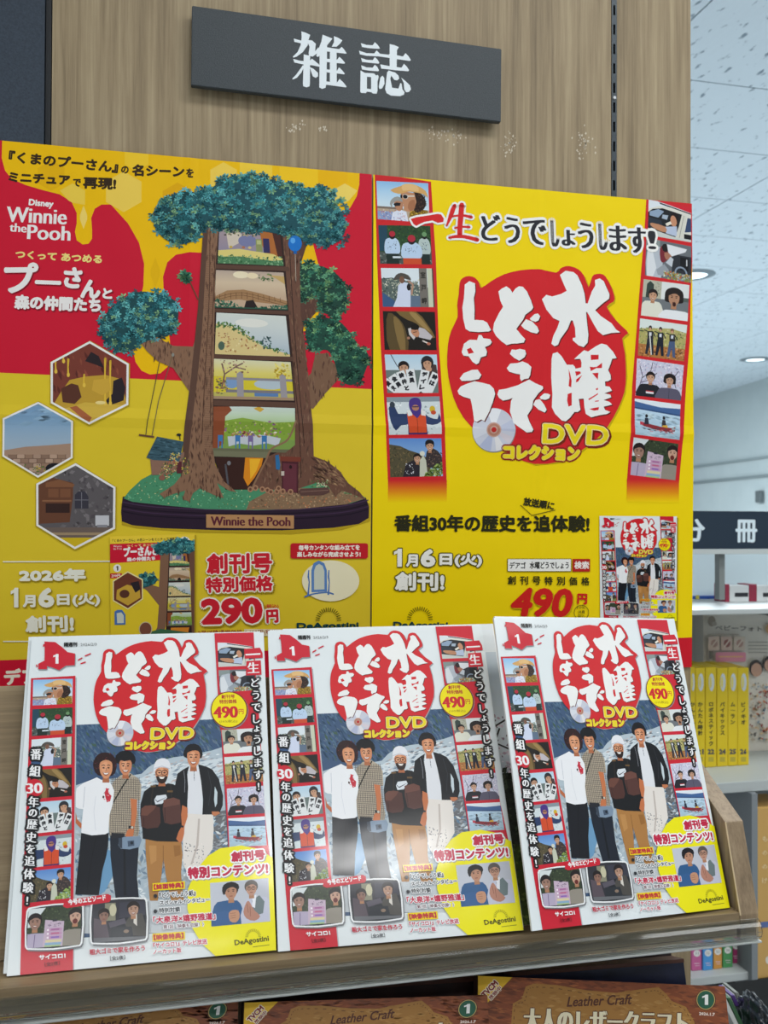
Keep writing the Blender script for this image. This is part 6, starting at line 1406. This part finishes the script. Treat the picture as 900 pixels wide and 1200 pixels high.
for i, (tl, tr, y, lab) in enumerate((((283, 1163.5), (556, 1145), -.225, 'dark brown boxed set standing behind the middle leather magazine'),
                                      ((566, 1138), (786, 1112), -.178, 'dark boxed set standing behind the rightmost leather magazine, close under the shelf'),
                                      ((600, 1140), (801, 1124), -.216, 'navy boxed set with thin brown edge right behind the rightmost leather magazine'))):
    W_, H_, D_ = .21, .275, .026
    r = empty('boxed_set', (0, 0, 0), lab, 'box')
    bm = bmesh.new(); box_bm(bm, (-W_/2, 0, 0), (W_/2, D_, H_), .0008)
    bm_obj('carton', bm, M_DARKBOX if i != 2 else noise_mat('navy_carton', '#14172a', '#232844', nscale=25, rough=.3), r)
    bm = bmesh.new(); box_bm(bm, (-W_/2-.0004, -.0004, H_-.0035), (W_/2+.0004, D_+.0004, H_+.0006), .0004)
    bm_obj('lid_edge', bm, mat('lid_brown', '#5a3222', .5), r)
    bm = bmesh.new()
    for k in range(14):
        x = -.03+.0042*k; box_bm(bm, (x, .008, H_+.0007), (x+.0028, .0135 if k % 3 else .011, H_+.0009))
    o = bm_obj('top_marking', bm, mat('marking', '#8d6b58', .5), r)
    m = lean_pose(tl, tr, y, .30, W_, H_); r.matrix_world = m
bpy.context.view_layer.update()
low = min((c.matrix_world @ v.co).z for r_ in (lm, l2, l3) for c in r_.children if c.name.startswith('carton') for v in c.data.vertices)
low = min([low]+[(c.matrix_world @ v.co).z for c in C.objects if c.parent and c.parent.name.startswith('boxed_set') for v in c.data.vertices])
tt = empty('lower_tier', (.2, -.2, GZ-.76), 'dark wooden tier under the leather magazines', 'display shelf')
rel(box('tier_board', (-.62, -.46, low-.03), (.60, -.02, low-.0005), M_WOODX, tt)); rel(box('tier_lip', (-.62, -.475, low-.03), (.60, -.461, low+.03), M_WOODX, tt))

# ------------------------------------------------------------------ the aisle behind, seen past the right edge
M_GREY = mat('shelf_grey', '#bcc1bf', .45); M_GREY2 = mat('shelf_grey_dark', '#7b7f7d', .5); M_LITWALL = mat('lit_wall_pale', '#dcebf0', .55)  # last one: brightness of the lit wall put into the colour
YB = .80
zb = at(870, 916, YB)[2]
yb = atz(870, 897, zb)[1]
un = empty('shop_shelving', (float(at(850, 916, YB)[0]), YB+.2, .02), 'grey metal shelving unit behind, holding the yellow volumes, small spines and boxes', 'shelving')
xL = at(800, 900, YB)[0]-.03; xR = 1.9
h1_ = zb-at(870, 928.5, YB)[2]
rel(box('shelf_board', (xL, YB, zb-h1_), (xR, YB+.34, zb), M_GREY, un, .002))
zt = at(870, 721, YB)[2]
rel(box('top_board', (xL, YB+.02, zt), (xR, YB+.36, zt+.012), M_GREY, un, .002))
rel(box('back_board', (xL, YB+.345, .1), (xR, YB+.36, zt), M_GREY2, un))
z3 = at(840, 1143.5, YB)[2]
x3 = at(877.2, 1060, YB)[0]
rel(box('lower_shelf_board', (xL, YB, z3-.018), (x3, YB+.34, z3), M_GREY, un, .002))
rel(box('divider', (x3+.0, YB-.012, .1), (x3+.0155, YB+.34, zb-h1_-.001), mat('panel_grey', '#868b8e', .5), un, .001))
rel(box('side_post', (xL, YB+.01, .1), (at(809.8, 1120, YB)[0], YB+.03, zb-h1_-.001), mat('white_post', '#d5d8d4', .5), un))
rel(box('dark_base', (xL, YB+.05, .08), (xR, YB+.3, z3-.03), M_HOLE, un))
for i, px in enumerate((816, 900)): pass
rel(box('inner_panel', (at(806, 740, YB+.33)[0], YB+.332, zb+.001), (at(824, 740, YB+.33)[0], YB+.342, zt-.001), M_GREY2, un))
# posts and navy sign
def vpost(px0, px1, py0, py1, y, m, name, par):
    a, b = at(px0, py1, y), at(px1, py0, y); return rel(box(name, (a[0], y, a[2]), (b[0], y+.02, b[2]), m, par, .001))
vpost(843, 849.6, 644, 703, YB+.156, M_GREY2, 'sign_post', un)
SYB = YB+.14
ns = at(850, 643.4, SYB); nt = at(850, 598.8, SYB)
sg_ = empty('aisle_sign', (float(at(850, 640, SYB)[0]), SYB, float(ns[2])), 'navy aisle sign with two white characters beyond the yellow poster', 'sign')
x0_, x1_ = at(770, 620, SYB)[0], at(985, 620, SYB)[0]
rel(box('board', (x0_, SYB+.0005, ns[2]), (x1_, SYB+.009, nt[2]), mat('navy_board', '#16293a', .5), sg_, .0008))
rel(box('lower_rail', (x0_, SYB-.004, ns[2]-.012), (x1_, SYB+.012, ns[2]-.0005), M_GREY, sg_, .001))
A = Art(wall_map(sg_.location.x, sg_.location.z, SYB), z0=1e-4); A.part('lettering', 'two white characters')
A.cur[0] = 'character'; A.cur[1] = None; A.text('分', (797.5, 634.8), (826, 635), 27, '#d6e4ea', .9); A.part('character'); A.text('冊', (861.8, 635.8), (887.2, 636), 27, '#d6e4ea', .8)
A.build(sg_, M_SIGN)
# pale panel added in place of the lit wall behind the posts, blue strip
pp = empty('lit_wall_panel', (float(at(850, 690, YB+.3)[0]), YB+.3, float(zt)+.012), 'pale panel added for the lit wall behind the grey post under the navy sign', 'board')
a, b = at(790, 703, YB+.3), at(960, 646, YB+.3)
rel(box('panel', (a[0], YB+.3, zt+.0125), (b[0], YB+.308, b[2]), M_LITWALL, pp, .001))
st_ = at(805, 701.5, YB+.29), at(846, 697, YB+.29)
rel(box('blue_strip', (st_[0][0], YB+.292, zt+.0125), (st_[1][0], YB+.2995, zt+.0205), mat('blue_strip', '#2c55a8', .5), pp)); q = at(818, 699, YB+.29)
rel(box('yellow_tab', (q[0]-.006, YB+.2905, zt+.0125), (q[0]+.004, YB+.2915, zt+.0225), mat('tab_yellow', '#c9bd4a', .5), pp))
# small white boxes with red ends on top of the shelving
def px_box(name, x0, x1, y0, y1, y, depth, m, par, bev=.0012):
    a, b = at(x0, y1, y), at(x1, y0, y); return rel(box(name, (a[0], y, a[2]), (b[0], y+depth, b[2]), m, par, bev))
M_RED = mat('carton_red', '#9c2b45', .5); M_WH = mat('carton_white', '#e2e4e4', .5); M_BK = mat('carton_black', '#23252a', .5)
for i, (xa, xb, xc) in enumerate(((850.3, 855, 877.6), (878, 887, 912))):
    yy = YB+.2
    t = empty('small_carton', (float(at(xb, 701, yy)[0]), yy, float(zt+.012)), ('small white carton with a red end beside the grey post' if i == 0 else 'small white carton with a wide red end at the right frame edge'), 'box', 'small cartons on top of the shelving')
    a, b = at(xa, 702, yy), at(xb, 684.5, yy); c = at(xc, 686, yy)
    rel(box('red_end', (a[0], yy, zt+.0122), (b[0]-.0002, yy+.05, b[2]), M_RED, t, .001)); rel(box('body', (b[0], yy, zt+.0122), (c[0], yy+.05, c[2]), M_WH, t, .001))
    p, q = at(xb+6 if i == 0 else xb+7, 699.5, yy), at(xc-1, 694.5, yy); rel(box('black_label', (p[0], yy-.0004, max(p[2], zt+.0125)), (q[0], yy+.001, q[2]), M_BK, t))
# yellow volumes
bd = [(808.2, 814.8), (815.2, 826.2), (826.8, 839.6), (840.4, 852.8), (853.2, 864.2), (864.6, 877.6)]
tt_ = ['かんたん', 'かんたん時計', 'ロボネスティック', 'バイキックス', 'ムーラン', 'ピノキオ']; no = ['20', '21', '22', '24', '25', '26']
where = ['leftmost yellow volume, mostly hidden by the poster edge', 'second yellow volume from the left, numbered 21', 'yellow volume numbered 22 left of the gap', 'yellow volume numbered 24 right of the gap', 'yellow volume numbered 25', 'rightmost yellow volume, numbered 26']
M_YB = mat('yellow_case', '#e3c61e', .35)
for i, (xa, xb) in enumerate(bd):
    a, b = at(xa, 897, yb), at(xb, 781.5+(.8 if i % 2 else 0), yb)
    r = empty('yellow_volume', (float((a[0]+b[0])/2), float(yb), float(zb)), where[i]+' on the grey shelf', 'book', 'yellow volumes on the grey shelf')
    w = (b[0]-a[0])/2; h = b[2]-zb
    bm = bmesh.new(); box_bm(bm, (-w, 0, .0003), (w, .10, h), .002); bm_obj('slipcase', bm, M_YB, r)
    A = Art(wall_map(r.location.x, r.location.z, yb), z0=3e-4)
    A.part('spine_print'); A.clip = [(1, 0, -(xa+.4)), (-1, 0, xb-.4)]; cx_ = (xa+xb)/2; ww = xb-xa
    A.ell(cx_+.6, 799.5, min(3.2, ww*.3), 10.5, '#d4dce2'); A.ell(cx_-.6, 799.5, 1.5, 7, '#e6d77a')
    A.part('title_lettering')
    A.vtext(tt_[i], (cx_, 822), (cx_, 822+6.2*len(tt_[i])+3), 6.6, '#4a4420', .25, res=1)
    A.part('number_lettering'); A.text(no[i], (cx_-4, 884), (cx_+4, 884), 6.4, '#4a4a54', .5, res=1); A.rect(cx_-3, 887, cx_+3, 892.5, '#b9a83c')
    A.build(r, M_FLAT)
# big grey-white display carton behind them
r = empty('display_carton', (float(at(860, 900, YB+.26)[0]), YB+.2338, float(zb)), 'large pale carton printed with baby pictures standing behind the yellow volumes', 'box')
yC = YB+.255; yD = YB+.235
c0, c1 = at(824, 713.5, yC), at(930, 724, yD)
c0b = at(824, 905, yC); 
rel(prism('carton', [(c0[0], yC, zb+.0004), (c1[0], yD, zb+.0004), (c1[0], yD, min(c1[2], zt-.004)), (c0[0], yC, min(c0[2], zt-.003))], (.01, .07, 0), noise_mat('carton_pale', '#d6d1c8', '#dfdad0', nscale=8, rough=.5), r, .001))
A = Art(wall_map(r.location.x, r.location.z, yD-.0012), z0=1e-4); A.part('carton_print', 'faded pictures and lines of text')
A.text('ベビーフォト', (838, 738.6), (893, 740), 6, '#6a655e', .2, res=2); 
for (x, y) in ((834, 728), (902, 737)): A.ell(x, y, 4.6, 6.2, '#8d8378' if x < 850 else '#c09a6c'); A.ell(x+3, y+3, 3, 2.6, '#a29a90')
A.rect(829, 743, 866, 743.8, '#a89c8c')
for k, c in enumerate(('#d2bdb0', '#c8b0a4', '#cbbcae')): A.rrect(830+15*k, 746, 843+15*k, 762, 1, c); A.ell(837+15*k, 754, 4, 4.6, ('#b08f84', '#8f5c58', '#a8857c')[k]); A.stroke([(834+15*k, 758), (840+15*k, 750)], 1.4, '#d8cabc')
for k in range(4): A.rect(877, 752+4*k, 900, 753+4*k, '#8f8a82')
A.rrect(838.5, 764.4, 874, 775.5, 2, '#d98ba0'); A.rect(842, 769, 871, 770, '#e6c060'); A.rect(831, 763, 835.5, 772, '#77736c')
A.ell(886, 783, 8, 10, '#3a3230'); A.ell(886.5, 785, 6.4, 8, '#c49a84'); A.ell(901, 778, 7, 9, '#3a3230'); A.ell(901.5, 780, 5.6, 7.4, '#c49a84')
A.specks((879, 800, 900, 868), 90, ['#c0744c', '#8f3c34', '#b8a892', '#d0b490', '#8a99a4', '#6f6a64'], 2.3, 71)
A.part('carton_marks')
for k in range(4): A.rect(880+6*k, 883, 884.6+6*k, 893, '#8d897f')
A.build(r, M_FLAT)
# folders standing at the right, under the shelf
fz = at(890, 1147, YB+.003)[2]
for nm, x0, x1, yt_, y, dp, col, lab, cat in (
    ('magazine_file', 887.5, 930, 944, YB+.003, .1, '#d3a65c', 'tall tan book with a blue band standing at the right frame edge', 'book'),
    ('orange_folder', 857, 869, 934.5, YB+.14, .1, '#9c5c26', 'orange brown folder standing behind the side board of the wooden shelf', 'folder'),
    ('pink_folder', 845, 856.4, 932.5, YB+.14, .1, '#b0486e', 'pink folder, only its top showing beside the orange brown folder', 'folder')):
    a, b = at(x0, 1147, y), at(x1, yt_, y)
    zf = fz if nm == 'magazine_file' else float(z3)+.0003
    r = empty(nm, (float((a[0]+b[0])/2), y, float(zf)), lab, cat)
    rel(box('cover', (a[0], y, zf), (b[0], y+dp, b[2]), mat(nm+'_card', col, .45), r, .002))
    if nm == 'magazine_file':
        p, q = at(895, 1087, y), at(930, 1076.5, y); rel(box('blue_band', (a[0]+.008, y-.0006, p[2]), (q[0], y+.002, q[2]), mat('band_blue', '#5a6fa4', .5), r))
        p = at(899.5, 1125, y); 
        A = Art(wall_map(r.location.x, r.location.z, y), z0=4e-4); A.part('round_mark'); A.ell(901, 1125, 4, 5, '#e8e2d4'); A.part('title_lettering'); A.vtext('もののけ', (896.5, 975), (896, 1040), 8, '#e6cf9c', .2, res=1); A.build(r, M_FLAT)
rel(box('folder_shelf', (x3+.016, YB-.006, fz-.02), (xR, YB+.34, fz-.0005), M_HOLE, un, .002))
# small coloured volumes on the lower shelf
cols = [('pink', '#d0679c', 810.6, 822.6, 1137.6), ('blue', '#4f9fe2', 823.8, 835.4, 1137.2), ('orange', '#e0a04e', 836.2, 846.2, 1135.6), ('green', '#4f9c5c', 847, 858.8, 1134), ('magenta', '#b03a70', 859.0, 866, 1129)]
for i, (cn, col, xa, xb, yb_) in enumerate(cols):
    y = atz((xa+xb)/2, yb_, z3)[1]; y = max(y, YB+.004); a, b = at(xa, yb_, y), at(xb, yb_-62+2*i, y)
    r = empty('small_volume', (float((a[0]+b[0])/2), float(y), float(z3)), '%s small volume with a white round number label on the lower grey shelf' % cn, 'book', 'small coloured volumes on the lower grey shelf')
    w = (b[0]-a[0])/2*.97; bm = bmesh.new(); box_bm(bm, (-w, 0, .0003), (w, .11, b[2]-z3), .0015); bm_obj('slipcase', bm, mat('case_'+cn, col, .4), r)
    A = Art(wall_map(r.location.x, r.location.z, y), z0=3e-4); A.part('spine_print'); cx_ = (xa+xb)/2; cy_ = yb_-20.5
    A.ell(cx_, cy_, 3.9, 4, '#ecebe6'); A.text(str(31+i), (cx_-2, cy_+1.6), (cx_+2, cy_+1.6), 3.2, '#8a8a86', res=1); A.rect(cx_-3, yb_-9, cx_+3, yb_-8.2, '#e8d0dc'); A.rect(cx_-2, yb_-6.4, cx_+3, yb_-5.8, '#e8d0dc')
    A.build(r, M_FLAT)
# leaning booklets and a plastic bag low at the right
yl_ = -.06
lean_cols = [('#8b8d86', 'grey'), ('#5a3f86', 'purple'), ('#2f5a34', 'green')]
for i, (c, n_) in enumerate(lean_cols):
    xt = 861-4.5*i; a = at(xt, 1163+3.2*i, .10-.03*i); b = at(xt+34, 1243, .10-.03*i)
    r = empty('booklet', (float(a[0]), .10-.03*i, float(b[2])), '%s edged booklet leaning right of the rightmost leather magazine' % n_, 'booklet', 'leaning booklets at lower right')
    y = .10-.03*i
    rel(prism('cover', [tuple(a), tuple(a+np.array([.006, 0, -.001])), tuple(b+np.array([.006, 0, 0])), tuple(b)], (0, .03, 0), mat('booklet_'+n_, c, .4), r, .0006))
    rel(prism('page_block', [tuple(a+np.array([-.0055, .0004, -.006])), tuple(a+np.array([-.0003, .0004, -.002])), tuple(b+np.array([-.0003, .0004, 0])), tuple(b+np.array([-.0055, .0004, 0]))], (0, .029, 0), bpy.data.materials.get('booklet_pages') or mat('booklet_pages', '#cfd0cc', .5), r, .0004))
# plastic bag
bm = bmesh.new(); rn = random.Random(9)
bc = at(908, 1226, .02)
bmesh.ops.create_icosphere(bm, subdivisions=5, radius=1)
for v in bm.verts:
    c = v.co.copy(); h = (c.z+1)/2
    sx = .030*(1-.62*h**2); sy = .05*(1-.3*h); 
    wv = .10*math.sin(9*c.x+14*c.z+3*c.y)+.07*math.sin(17*c.y-11*c.z)+.05*math.sin(31*c.x+23*c.z)
    v.co = Vector((c.x*sx*(1+wv)-.012*h, c.y*sy*(1+wv), c.z*.056*(1+.25*wv)))
r = empty('plastic_bag', (float(bc[0]), .05, float(bc[2]-.07)), 'crumpled dark plastic bag standing at the lower right corner', 'bag')
bg = mat('dark_plastic', '#20242c', .18, spec=.7); o = bm_obj('bag_skin', bm, bg, r, smooth=True); o.location = (0, 0, .07)
bm = bmesh.new(); box_bm(bm, (-.008, -.052, .02), (.010, -.047, .05), .002); bm_obj('red_label', bm, mat('label_red', '#c23a50', .4), r)
stt = empty('low_table', (float(bc[0]), .1, float(bc[2])-.35), 'dark low stand under the booklets and plastic bag', 'stand')
rel(box('stand_top', (at(856, 1190, 0)[0]-.02, -.03, bc[2]-.088), (1.3, .32, bc[2]-.073), M_HOLE, stt)); rel(box('stand_leg', (1.2, 0, 0), (1.24, .3, bc[2]-.0885), M_HOLE, stt)); rel(box('stand_leg', (at(856, 1190, 0)[0], 0, 0), (at(856, 1190, 0)[0]+.04, .3, bc[2]-.0885), M_HOLE, stt))
